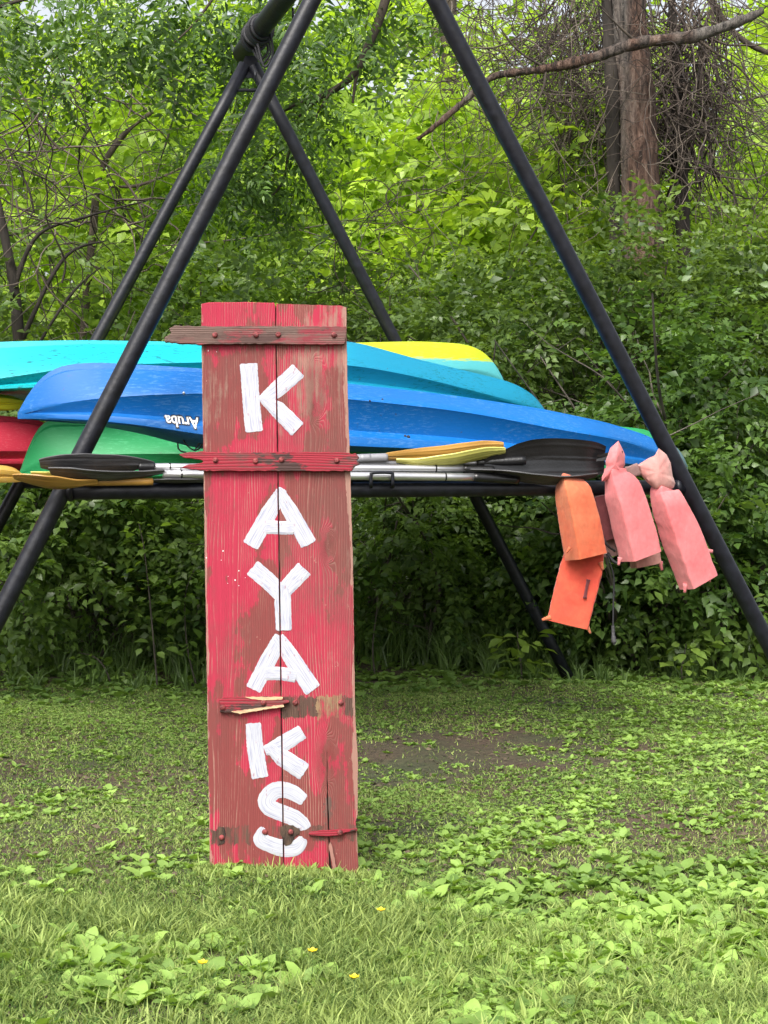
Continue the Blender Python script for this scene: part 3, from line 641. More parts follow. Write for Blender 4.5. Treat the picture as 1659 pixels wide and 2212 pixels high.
    fl = rm(nz(34, (1, 1, .45), Detail=5, Roughness=.8), .66, .68); c = mix(math_('MULTIPLY', fl, .8), c, tuple(x*1.2 for x in bare))
    for (ea, eb, sgn) in edges:      # paint rubbed off along the plank's long edge
        sl = (eb[0]-ea[0])/(eb[2]-ea[2]); xe = math_('MULTIPLY_ADD', sx.outputs[2], sl, float(ea[0]-ea[2]*sl))
        dist = math_('MULTIPLY', math_('SUBTRACT', sx.outputs[0], xe), sgn)
        lim = math_('MULTIPLY_ADD', nz(6, (1, 1, .35), Detail=6, Roughness=.7), .062, -.026)
        c = mix(math_('MULTIPLY', math_('LESS_THAN', math_('ADD', dist, math_('MULTIPLY', math_('SUBTRACT', fine, .5), .03)), lim), .75), c, tuple(x*1.15 for x in bare))
    l.new(c, b.inputs['Base Color']); b.inputs['Roughness'].default_value = .72
    b.inputs['Specular IOR Level'].default_value = .3
    h = math_('ADD', math_('MULTIPLY', grain, -.35), math_('ADD', math_('MULTIPLY', fine, .8), math_('MULTIPLY', bm_, -.5)))
    bp = N(n, 'ShaderNodeBump', Strength=.55, Distance=.003); l.new(h, bp.inputs['Height']); l.new(bp.outputs[0], b.inputs['Normal'])
    return m
DK = (.10, .055, .04); TAN = (.34, .22, .12)
WL = wood('red_plank_paint_left', .6, [(X_(462), X_(612), Z(1822), Z(1784), DK)], seed=.0, edges=[(S(434, 657), S(454, 1868), 1)])
WR = wood('red_plank_paint_right', 1.3, [(X_(612), X_(776), Z(1545), Z(1502), DK), (X_(690), X_(738), Z(1552), Z(1500), TAN), (X_(600), X_(776), Z(1815), Z(1780), DK), (X_(704), X_(722), Z(1870), Z(1720), (.13, .085, .07))], seed=3.7, knots=((X_(683), Z(822), .016, .12), (X_(684), Z(866), .016, .12), (X_(708), Z(1180), .014, .10), (X_(705), Z(1640), .018, .14)), edges=[(S(748, 664), S(774, 1868), -1)])
WB = wood('weathered_batten', 1.0, seed=8.3, vivid=(.22, .02, .035), worn=(.07, .036, .032), bare=(.13, .088, .072), horiz=True)
WB2 = wood('red_batten', 1.3, seed=11, vivid=(.28, .013, .03), worn=(.05, .024, .022), bare=(.075, .045, .038), horiz=True)
TH = .024
lp = [(434, 657), (450, 653), (520, 652), (593, 654), (594.5, 660), (600, 1060), (606, 1500), (611.5, 1868), (612, 1900), (454, 1900), (453, 1868), (449, 1620), (444, 1300), (439, 990), (436, 800)]
rp = [(596.5, 656), (640, 657), (690, 659), (735, 660), (748, 664), (749, 742), (751, 860), (756, 1000), (763, 1250), (766, 1480), (768, 1560), (773, 1640), (772, 1760), (768, 1776), (771, 1800), (774, 1868), (774, 1900), (719, 1900), (714, 1850), (712, 1800), (708.5, 1720), (706, 1600), (706, 1720), (709, 1800), (711, 1900), (614.5, 1900), (614, 1868), (608.5, 1500), (602.5, 1060)]
pl_ = spart(slab(lp, -TH, 0, .45, 12), 'plank', mat=WL, bevel=.0022)
spart(slab([(590, 664), (603, 664), (622, 1880), (607, 1880)], -.016, -.010), 'gap_backing', pl_, M['dk'])  # dark strip added behind the plank gap so it looks shaded
spart(slab(rp, -TH, 0, .45, 12), 'plank', mat=WR, bevel=.0018)
spart(slab([(698, 1590), (724, 1590), (730, 1880), (700, 1880)], -.018, -.014), 'gap_backing', pl_, M['dk'])  # another added dark strip, giving the crack its shade by colour
# battens as they are now: two whole, one snapped, one nearly gone
b1 = [(358, 741), (358, 730), (372, 722), (366, 712), (380, 706), (470, 707), (600, 707), (700, 707), (747, 708), (749, 722), (746, 745), (700, 746), (560, 745), (430, 746)]
b2 = [(388, 983), (410, 978), (435, 977), (520, 979), (600, 978), (700, 978), (752, 978), (760, 982), (768, 980), (776, 990), (770, 996), (778, 1003), (768, 1008), (760, 1018), (700, 1019), (560, 1018), (440, 1018), (392, 1012), (402, 1006), (440, 1000), (436, 994), (400, 990)]
b3 = [(474, 1512), (484, 1505), (500, 1506), (545, 1503), (612, 1504), (613, 1511), (625, 1512), (626, 1517), (613, 1520), (613, 1527), (570, 1530), (520, 1540), (475, 1537), (478, 1524)]
b4 = [(668, 1797), (690, 1793), (740, 1791), (772, 1789), (772, 1793), (745, 1797), (738, 1803), (712, 1805), (682, 1804), (666, 1802)]
def batten(ol, mat, t, jit): return spart(slab(ol, .0006, t, jit, 7), 'batten', mat=mat, bevel=.0018)
batten(b1, WB, .019, 1.0)['label'] = 'grey weathered batten sticking out to the left'
batten(b2, WB2, .019, 1.2)['label'] = 'splintered red batten'
o3 = batten(b3, WB2, .015, .8); o3['label'] = 'snapped batten covering only the left plank'
spart(slab([(530, 1505), (560, 1504), (612, 1505), (611, 1510), (570, 1512), (545, 1509)], .0152, .0162, .7, 5), 'bare_splinter', o3, simple('fresh_wood', (.62, .42, .24), .8, 0, .2, 40, .3, 80, stretch=(1, 1, 8)))
spart(slab([(500, 1536), (560, 1528), (613, 1521), (614, 1526), (575, 1531), (520, 1541)], .0152, .0162, .7, 5), 'bare_splinter', o3, simple('fresh_wood_lower', (.6, .40, .24), .8, 0, .2, 40, .3, 80, stretch=(1, 1, 8)))
batten(b4, WB2, .012, .5)['label'] = 'thin remnant of the lowest batten'
# rotten holes and a loose splinter at the foot of the right plank
ROT = simple('rotten_wood', (.09, .055, .035), .95, 0, .35, 60, .9, 120, c2=(.02, .012, .01), stretch=(1, 1, .3))
spart(slab([(606, 1786), (620, 1782), (634, 1783), (648, 1790), (646, 1800), (636, 1808), (630, 1822), (618, 1828), (612, 1818), (606, 1800)], .0006, .0026, 1.2, 5), 'rotten_patch', mat=ROT)
spart(slab([(472, 1786), (484, 1788), (488, 1802), (484, 1822), (474, 1824)], .0006, .002, 1, 5), 'rotten_patch', mat=ROT)
spart(slab([(720, 1876), (710, 1826), (713, 1818), (718, 1826), (727, 1876)], .001, .008, .6, 7), 'splinter', mat=simple('pinkish_splinter', (.34, .16, .13), .8, 0, .3, 30, .4, 80, stretch=(1, 1, .1)))
# bolts
BOLT = simple('painted_bolt', (.26, .045, .045), .65, 0, .35, 90, .5, 200)
def bolt(u, v, base, r=.0078):
    bm = bmesh.new(); c = S(u, v, base)
    V, T = tube([c+(0, .002, 0), c+(0, -.0015, 0), c+(0, -.005, 0), c+(0, -.0068, 0)], [r*1.0, r*1.0, r*.85, r*.45], 14)
    me = mesh_np('bolt', V, T, BOLT, True); return link(me, 'bolt', sign)
for u, v, d in ((466, 726, .019), (554, 726, .019), (602, 725, .019), (722, 726, .019), (467, 995, .019), (553, 997, .019), (609, 994, .019), (728, 996, .019),
              (482, 1527, .015), (570, 1517, .015), (638, 1518, .0), (736, 1518, .0), (479, 1809, .0), (572, 1797, .0), (628, 1797, .0026), (735, 1797, .012)):
    bolt(u, v, d)
# painted letters, one part each, brush strokes lie over one another and stop at the gap between planks
def paintmat():
    m, n, l, b = newmat('white_brushed_paint'); uv = N(n, 'ShaderNodeUVMap')
    mp = N(n, 'ShaderNodeMapping'); mp.inputs['Scale'].default_value = (.16, 2.6, 1); l.new(uv.outputs[0], mp.inputs[0])
    t = N(n, 'ShaderNodeTexNoise', Scale=9, Detail=6, Roughness=.65); l.new(mp.outputs[0], t.inputs['Vector'])
    r = ramp(n, [(.38, (.22, .23, .32)), (.46, (.34, .35, .42)), (.53, (.415, .42, .45))]); l.new(t.outputs[0], r.inputs[0])
    tc = N(n, 'ShaderNodeTexCoord'); t2 = N(n, 'ShaderNodeTexNoise', Scale=140, Detail=3); mq = N(n, 'ShaderNodeMapping'); mq.inputs['Scale'].default_value = (1, 1, .4); l.new(tc.outputs['Object'], mq.inputs[0]); l.new(mq.outputs[0], t2.inputs['Vector'])
    r2 = ramp(n, [(.30, (1, 1, 1)), (.34, (0, 0, 0))]); l.new(t2.outputs[0], r2.inputs[0])
    mx = N(n, 'ShaderNodeMixRGB'); l.new(r2.outputs[0], mx.inputs[0]); l.new(r.outputs[0], mx.inputs[1]); mx.inputs[2].default_value = (.30, .2, .24, 1)
    l.new(mx.outputs[0], b.inputs['Base Color']); b.inputs['Roughness'].default_value = .55
    bp = N(n, 'ShaderNodeBump', Strength=.35, Distance=.002); l.new(t.outputs[0], bp.inputs['Height']); l.new(bp.outputs[0], b.inputs['Normal'])
    return m
WHITE = paintmat()
gx0, gx1 = S(594.5, 655), S(613, 1868)
def gap_x(z): return gx0[0]+(gx1[0]-gx0[0])*(z-gx0[2])/(gx1[2]-gx0[2])
def stroke(bm, uvl, line, w, lvl, ragged=.6):
    """line: centre points in photo px, w: widths px; ribbon with slightly uneven edges"""
    n_ = max(8, int(sum(math.hypot(b[0]-a[0], b[1]-a[1]) for a, b in zip(line, line[1:]))/3.5))
    c = smooth_path([(p[0], p[1], 0) for p in line], n_) if len(line) > 2 else np.linspace((*line[0], 0), (*line[1], 0), n_)
    ws = np.interp(np.linspace(0, 1, n_), np.linspace(0, 1, len(w)), w)
    tn = np.gradient(c, axis=0); tn /= np.linalg.norm(tn, axis=1)[:, None]; nr = np.stack([-tn[:, 1], tn[:, 0]], 1)
    k = 7; rows = []
    d = .0009+.0006*lvl
    for i in range(n_):
        hw = ws[i]/2
        if i == 0 or i == n_-1: hw *= .86
        row = []
        for j in range(k):
            s = -1+2*j/(k-1); e = random.uniform(-ragged, ragged) if j in (0, k-1) else 0
            endpush = 0
            if i in (0, n_-1): endpush = random.uniform(-.8, 1.2)*(1 if i else -1)
            p = (c[i, 0]+nr[i, 0]*(s*hw+e)+tn[i, 0]*endpush, c[i, 1]+nr[i, 1]*(s*hw+e)+tn[i, 1]*endpush)
            row.append((bm.verts.new(S(*p, d if 0 < j < k-1 else .0004)), (i/n_*2+lvl*.37, s*.5+lvl*3.3)))
        rows.append(row)
    for i in range(n_-1):
        for j in range(k-1):
            q = (rows[i][j], rows[i][j+1], rows[i+1][j+1], rows[i+1][j])
            f = bm.faces.new([x[0] for x in q])
            for lp_, x in zip(f.loops, q): lp_[uvl].uv = x[1]
def letter(ch, strokes, extra=None):
    bm = bmesh.new(); uvl = bm.loops.layers.uv.new('UVMap')
    for i, (line, w) in enumerate(strokes): stroke(bm, uvl, line, w, i)
    # cut along the plank gap
    a, b = gx0, gx1; nrm_ = Vector((b[2]-a[2], 0, -(b[0]-a[0]))).normalized()
    if nrm_.x < 0: nrm_ = -nrm_
    for off in (-.0022, .0022):
        bmesh.ops.bisect_plane(bm, geom=bm.verts[:]+bm.edges[:]+bm.faces[:], plane_co=Vector((a[0]+off, 0, a[2])), plane_no=nrm_)
    kill = [f for f in bm.faces if abs((f.calc_center_median()-Vector((a[0], 0, a[2]))).dot(nrm_)) < .0022 and abs(f.calc_center_median().x-gap_x(f.calc_center_median().z)) < .0024]
    bmesh.ops.delete(bm, geom=kill, context='FACES')
    bmesh.ops.recalc_face_normals(bm, faces=bm.faces)
    for f in bm.faces:
        if f.normal.y > 0: f.normal_flip()
    spart(bm, 'painted_letter', mat=WHITE, label='white painted letter '+ch)
letter('K at the top', [([(537, 785), (542, 860), (549, 932)], [38, 37, 38]), ([(564, 868), (600, 840), (645, 800)], [22, 36, 37]), ([(566, 862), (600, 885), (643, 928)], [14, 36, 38])])
letter('A, upper one', [([(611, 1056), (580, 1110), (541, 1179)], [20, 36, 36]), ([(599, 1058), (628, 1106), (667, 1176)], [22, 34, 36]), ([(574, 1138), (605, 1140), (634, 1140)], [30, 29, 30])])
letter('Y', [([(545, 1218+8), (580, 1256), (612, 1288)], [38, 37, 34]), ([(658, 1228), (632, 1256), (606, 1286)], [38, 36, 30]), ([(610, 1262), (611, 1300), (613, 1362)], [30, 36, 34])])
letter('A, lower one', [([(606, 1374), (581, 1424), (547, 1489)], [26, 36, 34]), ([(600, 1376), (630, 1421), (676, 1491)], [26, 36, 38]), ([(574, 1455), (605, 1455), (640, 1460)], [30, 29, 30])])
letter('K, lower one', [([(547, 1562), (552, 1620), (562, 1680)], [33, 36, 36]), ([(572, 1622), (610, 1607), (654, 1580)], [20, 36, 32]), ([(582, 1612), (610, 1636), (658, 1684-16)], [20, 38, 40])])
letter('S with flaked paint', [([(657, 1729), (634, 1713), (612, 1706), (590, 1710), (576, 1728), (581, 1743), (598, 1752), (614, 1758), (636, 1767), (655, 1781), (661, 1791)], [26, 33, 35, 37, 38, 37, 36, 36, 36, 30, 22]), ([(568, 1787), (563, 1812), (583, 1824), (612, 1832), (641, 1829), (656, 1810)], [10, 34, 34, 38, 36, 18])])
# white speckles
ac = Acc()
for (u, v) in ((446, 1205), (478, 1210), (508, 1253), (516, 1233), (493, 1245), (530, 1248), (557, 1250), (546, 1230), (482, 1190), (468, 760), (437, 710), (450, 758), (516, 1265), (571, 1250), (492, 1260)):
    c = S(u, v, .0012); r = random.uniform(.0008, .002)
    a = np.arange(7)*2*math.pi/7; V = c+np.stack([np.cos(a)*r, a*0, np.sin(a)*r*1.2], 1); ac.add(np.concatenate([V, [c]]), [[7, k, (k+1) % 7] for k in range(7)])
spart(ac.mesh('paint_speckles', simple('speckle_white', (.75, .72, .72), .6)), 'paint_speckles', kind='stuff')

# ------------------------------------------------------------------ vegetation
def leaf_t(w=.3, fold=.07, droop=.14):
    V = np.array([(0, 0, 0), (-w, .38, fold), (0, .42, 0), (w, .38, fold), (0, 1, -droop)]); T = np.array([(0, 2, 1), (0, 3, 2), (1, 2, 4), (2, 3, 4)]); return V, T
def leaf8(w=.24, fold=.06, droop=.2):
    V = np.array([(0, 0, 0), (-w*.8, .3, fold), (0, .3, .02), (w*.8, .3, fold), (-w, .62, fold*.6), (0, .64, -.02), (w, .62, fold*.6), (0, 1, -droop)])
    T = np.array([(0, 2, 1), (0, 3, 2), (1, 2, 5), (1, 5, 4), (2, 3, 6), (2, 6, 5), (4, 5, 7), (5, 6, 7)]); return V, T
def leafr(w=.26, fold=.07, droop=.3, rows=5):
    V = [(0, 0, 0)]; T = []
    for i in range(1, rows+1):
        f = i/(rows+1); ww = w*math.sin(math.pi*f**.8)**.75; z = -droop*f*f+.12*f; wv = .03*math.sin(i*2.3)
        V += [(-ww, f, z+fold+wv), (0, f+.02, z), (ww, f, z+fold-wv)]
    V.append((0, 1, -droop+.1)); V = np.array(V)
    T += [(0, 2, 1), (0, 3, 2)]
    for i in range(rows-1):
        a = 1+3*i; T += [(a, a+1, a+4), (a, a+4, a+3), (a+1, a+2, a+5), (a+1, a+5, a+4)]
    a = 1+3*(rows-1); e = len(V)-1; T += [(a, a+1, e), (a+1, a+2, e)]
    return V, np.array(T)
def frames(fwd, up=None, roll=None):
    fwd = fwd/np.linalg.norm(fwd, axis=1)[:, None]
    up = np.tile((0, 0, 1.), (len(fwd), 1)) if up is None else up
    x = np.cross(fwd, up); x /= np.linalg.norm(x, axis=1)[:, None]+1e-9; z = np.cross(x, fwd)
    if roll is not None:
        c, s = np.cos(roll)[:, None], np.sin(roll)[:, None]; x, z = x*c+z*s, -x*s+z*c
    return np.stack([x, fwd, z], 1)          # rows are the local axes
def inst(V, T, loc, Fm, sc, tint, tj=None):
    W = np.einsum('vk,nkj->nvj', V, Fm)*sc[:, None, None]+loc[:, None]
    Tn = T[None]+(np.arange(len(loc))*len(V))[:, None, None]
    tt = np.repeat(tint, len(V)) if tj is None else (tint[:, None]+tj[None]).ravel()
    return W.reshape(-1, 3), Tn.reshape(-1, 3), np.clip(tt, 0, 1)
def spray(n, length, leaf, w=.3, seed=0, pin=False, flat=.35):
    r = np.random.default_rng(seed+100); LV, LT = leaf_t(w)
    s = np.linspace(.08, 1, n); side = np.where(np.arange(n) % 2 == 0, 1, -1)
    loc = np.stack([0*s, s*length, -.25*length*s**2], 1)+r.normal(0, .006, (n, 3))
    ang = np.where(np.arange(n) == n-1, 0, side*(R(62) if pin else r.uniform(R(30), R(85), n)))
    fw = np.stack([np.sin(ang), np.cos(ang), r.uniform(-.6, .15, n)], 1)
    Fm = frames(fw, roll=r.normal(0, flat, n)); sc = leaf*r.uniform(.65, 1.15, n)*(1-.25*s)
    V, T, t = inst(LV, LT, loc, Fm, sc, r.normal(0, .14, n)); 
    t = np.repeat(r.normal(0, .16, n), len(LV))
    return V, T, t
def crown(blobs, n, sprays, seed, clump=2.2, thr=-.15, sc=(.7, 1.3), downy=-.15, tintbase=.45, hollow=.55, up_bias=0):
    r = np.random.default_rng(seed); acc = Acc()
    vol = np.array([b[3]*b[4]*b[5] for b in blobs])**.67; per = np.maximum(1, (n*vol/vol.sum()).astype(int))
    L_, D_ = [], []
    for b, k in zip(blobs, per):
        c, rr = np.array(b[:3]), np.array(b[3:6]); k2 = int(k*2.2)
        d = r.normal(size=(k2, 3)); d /= np.linalg.norm(d, axis=1)[:, None]
        rad = r.uniform(hollow, 1.0, k2)**.8*(1+.22*noise(d*rr+c, 3.1, seed % 20))
        p = c+d*rr*rad[:, None]; keep = noise(p, clump, (seed*3) % 24) > thr
        p, d = p[keep][:k], (d/rr)[keep][:k]; L_.append(p); D_.append(d)
    p = np.concatenate(L_); d = np.concatenate(D_); keep = p[:, 2] > .03; p, d = p[keep], d[keep]
    d /= np.linalg.norm(d, axis=1)[:, None]; d = d+r.normal(0, .45, d.shape); d[:, 2] = d[:, 2]*.45+downy+up_bias
    d /= np.linalg.norm(d, axis=1)[:, None]; d[:, 2] = np.clip(d[:, 2], -.85, .85)
    which = r.integers(0, len(sprays), len(p)); tn = tintbase+.28*noise(p, 2.7, (seed*5) % 24)+r.normal(0, .07, len(p))
    for i, (V, T, t) in enumerate(sprays):
        s = which == i
        if s.sum(): acc.add(*inst(V, T, p[s], frames(d[s], roll=r.normal(0, .5, s.sum())), r.uniform(*sc, s.sum()), tn[s], t))
    return acc, p
SP = [spray(11, .24, .068, .31, i) for i in range(5)]
SPS = [spray(9, .16, .048, .33, 20+i) for i in range(4)]
SPP = [spray(15, .34, .085, .17, 40+i, pin=True) for i in range(4)]
SPB = [spray(9, .34, .115, .36, 60+i) for i in range(4)]
BARK = simple('brown_bark', (.075, .058, .042), .9, 0, .3, 20, .6, 60, stretch=(1, 1, .2))
TWIG = simple('grey_twig', (.10, .085, .068), .9, 0, .3, 10)
DARKB = simple('dark_bark', (.035, .028, .022), .92, 0, .3, 16, .6, 50, stretch=(1, 1, .2))
def stems(height, n, seed, r0=.014, spread=.35, mat=TWIG, forks=3):
    r = np.random.default_rng(seed+5); acc = Acc()
    for k in range(n):
        b = np.array((r.normal(0, .12), r.normal(0, .10), -.05)); d = np.array((r.normal(0, spread), r.normal(0, spread), 1.))
        pts = [b]
        for s in range(6): pts.append(pts[-1]+d*height/6*.95+r.normal(0, .035, 3)*height/2); d = d+np.array((*r.normal(0, .14, 2), 0))
        pts = smooth_path(pts, 16); acc.add(*tube(pts, np.linspace(r0, r0*.25, 16)*r.uniform(.6, 1.2), 6, False))
        for f in range(forks):
            i = r.integers(4, 14); q = [pts[i]]; dd = np.array((r.normal(0, .7), r.normal(0, .7), r.uniform(.1, .8)))
            for s in range(4): q.append(q[-1]+dd*height*.09+r.normal(0, .02, 3)*height/2)
            acc.add(*tube(smooth_path(q, 9), np.linspace(r0*.45, r0*.12, 9), 4, False))
    return acc
PROTO = {}
def shrub_proto(key, blobs, n, sprays, seed, h, nst, **kw):
    acc, _ = crown(blobs, n, sprays, seed, **kw)
    PROTO[key] = (acc.mesh('foliage_'+key, M['leaf']), stems(h, nst, seed).mesh('stems_'+key, TWIG, True))
# shrubs around 2.4 m tall and 2 m across; each a few overlapping leafy mounds
shrub_proto('a', [(0, 0, 1.5, .85, .7, .75), (-.5, -.1, .9, .6, .6, .6), (.55, 0, 1.0, .6, .55, .65), (0, -.25, .7, .6, .45, .55)], 1050, SP, 1, 2.0, 7)
shrub_proto('b', [(.1, 0, 1.7, .7, .7, .7), (-.55, 0, 1.3, .6, .6, .7), (.6, -.1, .8, .55, .5, .6), (-.2, -.2, .6, .55, .5, .5)], 1050, SP, 2, 2.0, 6)
shrub_proto('c', [(0, 0, 1.2, 1.0, .6, .6), (.3, 0, 1.8, .55, .5, .5), (-.6, 0, .8, .5, .5, .6)], 1000, SP, 3, 2.0, 6)
shrub_proto('d', [(0, 0, .55, .75, .6, .5), (.3, 0, .95, .45, .4, .4)], 520, SP, 4, 1.1, 6)        # low one
shrub_proto('s', [(0, 0, 1.3, .9, .7, 1.0), (-.5, 0, 1.8, .5, .5, .5)], 1500, SPS, 5, 2.0, 8)         # small-leaved
shrub_proto('o', [(0, .1, 1.75, .95, .6, .40), (-.5, -.05, 1.35, .5, .45, .28), (.6, 0, 1.45, .45, .5, .28)], 520, SP, 6, 1.7, 6, thr=0.0)   # open below, stems show
shrub_proto('t', [(0, 0, 2.9, 1.6, 1.0, 1.3), (-1.1, 0, 2.3, 1.0, .8, 1.0), (1.1, 0, 2.4, 1.0, .8, 1.1), (.2, 0, 3.9, 1.0, .8, .7)], 1050, SPB, 7, 4.5, 5, sc=(.65, 1.2), hollow=.35)
shrub_proto('p', [(0, 0, 3.6, 1.5, 1.2, 1.3), (-1.0, 0, 2.6, .9, .8, .8), (1.1, 0, 3.0, 1.0, .9, .9)], 1000, SPB, 8, 4.5, 4, sc=(.7, 1.2), thr=-.05, hollow=.35)
def plant(name, key, x, y, s, rz, colr, label, cat, group=None, sz=None, dz=0):
    o = thing(name, label, cat, (x, y, dz-.02), group); o.rotation_euler = (0, 0, rz); o.scale = (s, s, sz or s)
    f = link(PROTO[key][0], 'foliage' if name != 'leafy_tree' else 'crown', o); f.color = (*colr, 1)
    g = link(PROTO[key][1], 'stems' if name != 'leafy_tree' else 'trunk', o); return o
def at(u, y): return (u-CU)/F*y
MIDG = (1.0, 1.03, 1.0); DARKG = (.7, .8, .8); BRI_LIT = (2.8, 2.6, 1.3); YG_LIT = (3.3, 3.0, 1.5); COOL = (1.35, 1.4, 1.3)  # yellow-green sets are brightened for light that does not reach the upper trees
rows = [
 # name, proto, photo x, distance, scale, rot, colour, label
 ('shrub', 'a', 1590, 8.75, .92, .3, (.85, 1.0, .85), 'bushy green shrub at the right edge behind the rack leg'),
 ('shrub', 'b', 1330, 9.0, .88, 1.9, (.85, 1.0, .85), 'leafy shrub right behind the hanging life vests'),
 ('shrub', 'c', 1120, 9.5, .95, 4.0, MIDG, 'dense shrub behind the far right leg of the rack'),
 ('shrub', 'a', 900, 9.6, .95, 2.2, MIDG, 'green shrub just right of the sign behind the blue kayak'),
 ('shrub', 'o', 760, 9.3, .8, 5.0, MIDG, 'loose shrub hidden mostly behind the sign'),
 ('shrub', 'o', 500, 9.2, .82, .4, MIDG, 'open shrub with bare stems just left of the sign'),
 ('shrub', 'o', 250, 9.5, .85, 3.3, MIDG, 'open stemmed shrub under the left end of the kayaks'),
 ('shrub', 'o', 20, 9.2, .85, 2.3, MIDG, 'open shrub by the left edge under the yellow paddle'),
 ('shrub', 's', 1500, 10.2, 1.12, 1.0, MIDG, 'small-leaved shrub rising beneath the dead trunk on the right'),
 ('shrub', 's', 1240, 10.4, 1.1, 2.8, DARKG, 'dark small-leaved shrub left of the dead trunk'),
 ('shrub', 's', 980, 10.6, 1.1, 5.8, MIDG, 'small-leaved shrub between the two right legs of the rack'),
 ('shrub', 's', 1400, 9.9, 1.22, .4, (1.15, 1.15, 1.0), 'fresh green small-leaved shrub hiding the foot of the dead trunk'),
 ('shrub', 'b', 700, 10.6, 1.1, 3.9, COOL, 'tall shrub above the top of the sign'),
 ('shrub', 'c', 420, 10.5, 1.1, 1.1, COOL, 'tall shrub between the two left legs of the rack'),
 ('shrub', 'b', 160, 10.4, 1.1, 3.0, COOL, 'tall shrub above the turquoise kayak on the left'),
 ('shrub', 'a', -90, 10.3, 1.1, 5.0, MIDG, 'tall shrub cut by the left edge'),
 ('shrub', 's', 1750, 10.2, 1.2, 3.7, MIDG, 'small-leaved shrub cut by the right edge'),
]
for r_ in rows:
    plant(r_[0], r_[1], at(r_[2], r_[3]), r_[3], r_[4], r_[5], r_[6], r_[7], 'shrub', 'shrubs of the hedge behind the rack')
low = [(60, 8.75, 1.0, .4, 'low leafy bush at the left edge of the lawn'), (540, 8.8, .85, 3.3, 'low bush partly hidden by the lower half of the sign'),
  (930, 8.95, .85, 4.4, 'low bush right of the sign beneath the bar'), (1180, 9.0, .95, 5.2, 'low bush behind the far right foot of the rack'), (1360, 8.7, .95, 2.7, 'low bush under the hanging life vests'), (1560, 8.65, 1.1, .9, 'low bush at the right edge of the lawn'), (180, 9.1, 1.1, 5.0, 'low bush under the left end of the rack bar')]
for u_, y_, s_, r_, lab in low:
    plant('bush', 'd', at(u_, y_), y_, s_, r_, (1.35, 1.4, 1.15), lab, 'bush', 'low bushes at the foot of the hedge')
# taller young trees behind, leaf colour brightened in place of missing light
rowt = [('t', 120, 12.6, 1.0, .5, BRI_LIT, 'yellow-green young tree at upper left behind the twigs'), ('p', 560, 13.2, 1.0, 2.5, BRI_LIT, 'light green tree behind the far apex of the rack'),
 ('t', 900, 13.0, .95, 1.4, YG_LIT, 'bright lime tree in the middle between the rack legs'), ('p', 1180, 12.4, .9, 4.4, BRI_LIT, 'light green tree left of the dead trunk'),
 ('t', 1640, 13.4, 1.05, 3.1, BRI_LIT, 'bright tree to the right behind the vine tangle'), ('t', 380, 15.5, 1.25, 2.0, YG_LIT, 'bright tree further back on the left'),
 ('p', 1000, 16.0, 1.3, .2, YG_LIT, 'bright tree further back in the middle'), ('t', 1400, 16.2, 1.3, 5.1, YG_LIT, 'bright tree far behind the dead trunk'),
 ('t', -150, 15.5, 1.3, 3.5, YG_LIT, 'bright tree beyond the left edge'), ('p', 700, 18.5, 1.5, 3.3, BRI_LIT, 'tall pale tree deep in the wood'), ('t', 1800, 17.5, 1.4, 1.2, YG_LIT, 'bright tree beyond the right edge')]
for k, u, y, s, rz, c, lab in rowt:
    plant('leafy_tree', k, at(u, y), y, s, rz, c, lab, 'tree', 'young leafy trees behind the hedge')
# far wood, one mass; its leaf colour is also brightened in place of light
acc = Acc(); r = np.random.default_rng(3)
FAR = [(x, y, z, 2.2, 1.4, 1.7) for x, y, z in [(r.uniform(-8, 8), r.uniform(21, 27), r.uniform(.5, 6.6)) for _ in range(46)]]
SPF = [spray(8, .5, .2, .38, 80+i) for i in range(3)]
fa, _ = crown(FAR, 5200, SPF, 12, clump=1.0, thr=-.25, hollow=.2, tintbase=.6)
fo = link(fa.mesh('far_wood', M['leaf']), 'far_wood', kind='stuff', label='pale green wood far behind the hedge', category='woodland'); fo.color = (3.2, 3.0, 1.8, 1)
# forest floor undergrowth closing off low sight lines
FL = [(x, y, .25, .9, .6, .5) for x, y in [(r.uniform(-4.5, 4.5), r.uniform(10.5, 16)) for _ in range(46)]]
fl, _ = crown(FL, 3000, SP, 17, sc=(.8, 1.4), tintbase=.3)
fo = link(fl.mesh('undergrowth', M['leaf']), 'undergrowth', kind='stuff', label='dark undergrowth on the wood floor behind the hedge', category='undergrowth'); fo.color = (.6, .75, .6, 1)

# overhanging tree with long narrow leaves at the top left and centre
def branchpts(px, Y): return [P(u, v, Y+dy) for u, v, dy in px]
ov = thing('overhanging_tree', 'tree with brown crooked boughs and long drooping leaves over the far apex of the rack', 'tree', loc=(-3.83, 10.6, 0))
acc = Acc()
BR = [([(-420, 1480, 1), (-400, 600, .9), (-350, 0, .8), (-200, -500, .6)], .16, .11), ([(-250, -300, .6), (200, -450, .4), (600, -420, .2), (870, -330, 0)], .08, .035), ([(870, -330, 0), (850, -80, 0), (832, 10, 0), (800, 90, 0), (760, 165, 0), (700, 205, .1), (640, 225, .1), (610, 240, .1)], .035, .011), ([(782, 140, 0), (770, 170, 0), (762, 222, 0)], .012, .008),
  ([(700, 205, .1), (650, 250, 0), (625, 330, 0), (612, 390, -.05), (585, 425, -.1)], .013, .006), ([(640, 310, 0), (600, 330, 0), (565, 365, 0)], .008, .004), ([(850, -80, 0), (700, -60, -.5), (500, -60, -.9), (200, -40, -1.0), (-50, 30, -1.)], .03, .008), ([(500, -60, -.9), (430, 40, -.9), (380, 90, -.9)], .01, .004), ([(760, 165, 0), (720, 195, 0), (690, 240, 0), (685, 260, 0)], .01, .004)]
for px, r0, r1 in BR:
    pts = smooth_path(branchpts(px, 9.6), 30); pts += noise(pts, 4)[:, None]*.012; acc.add(*tube(pts, np.linspace(r0, r1, 30), 8, False))
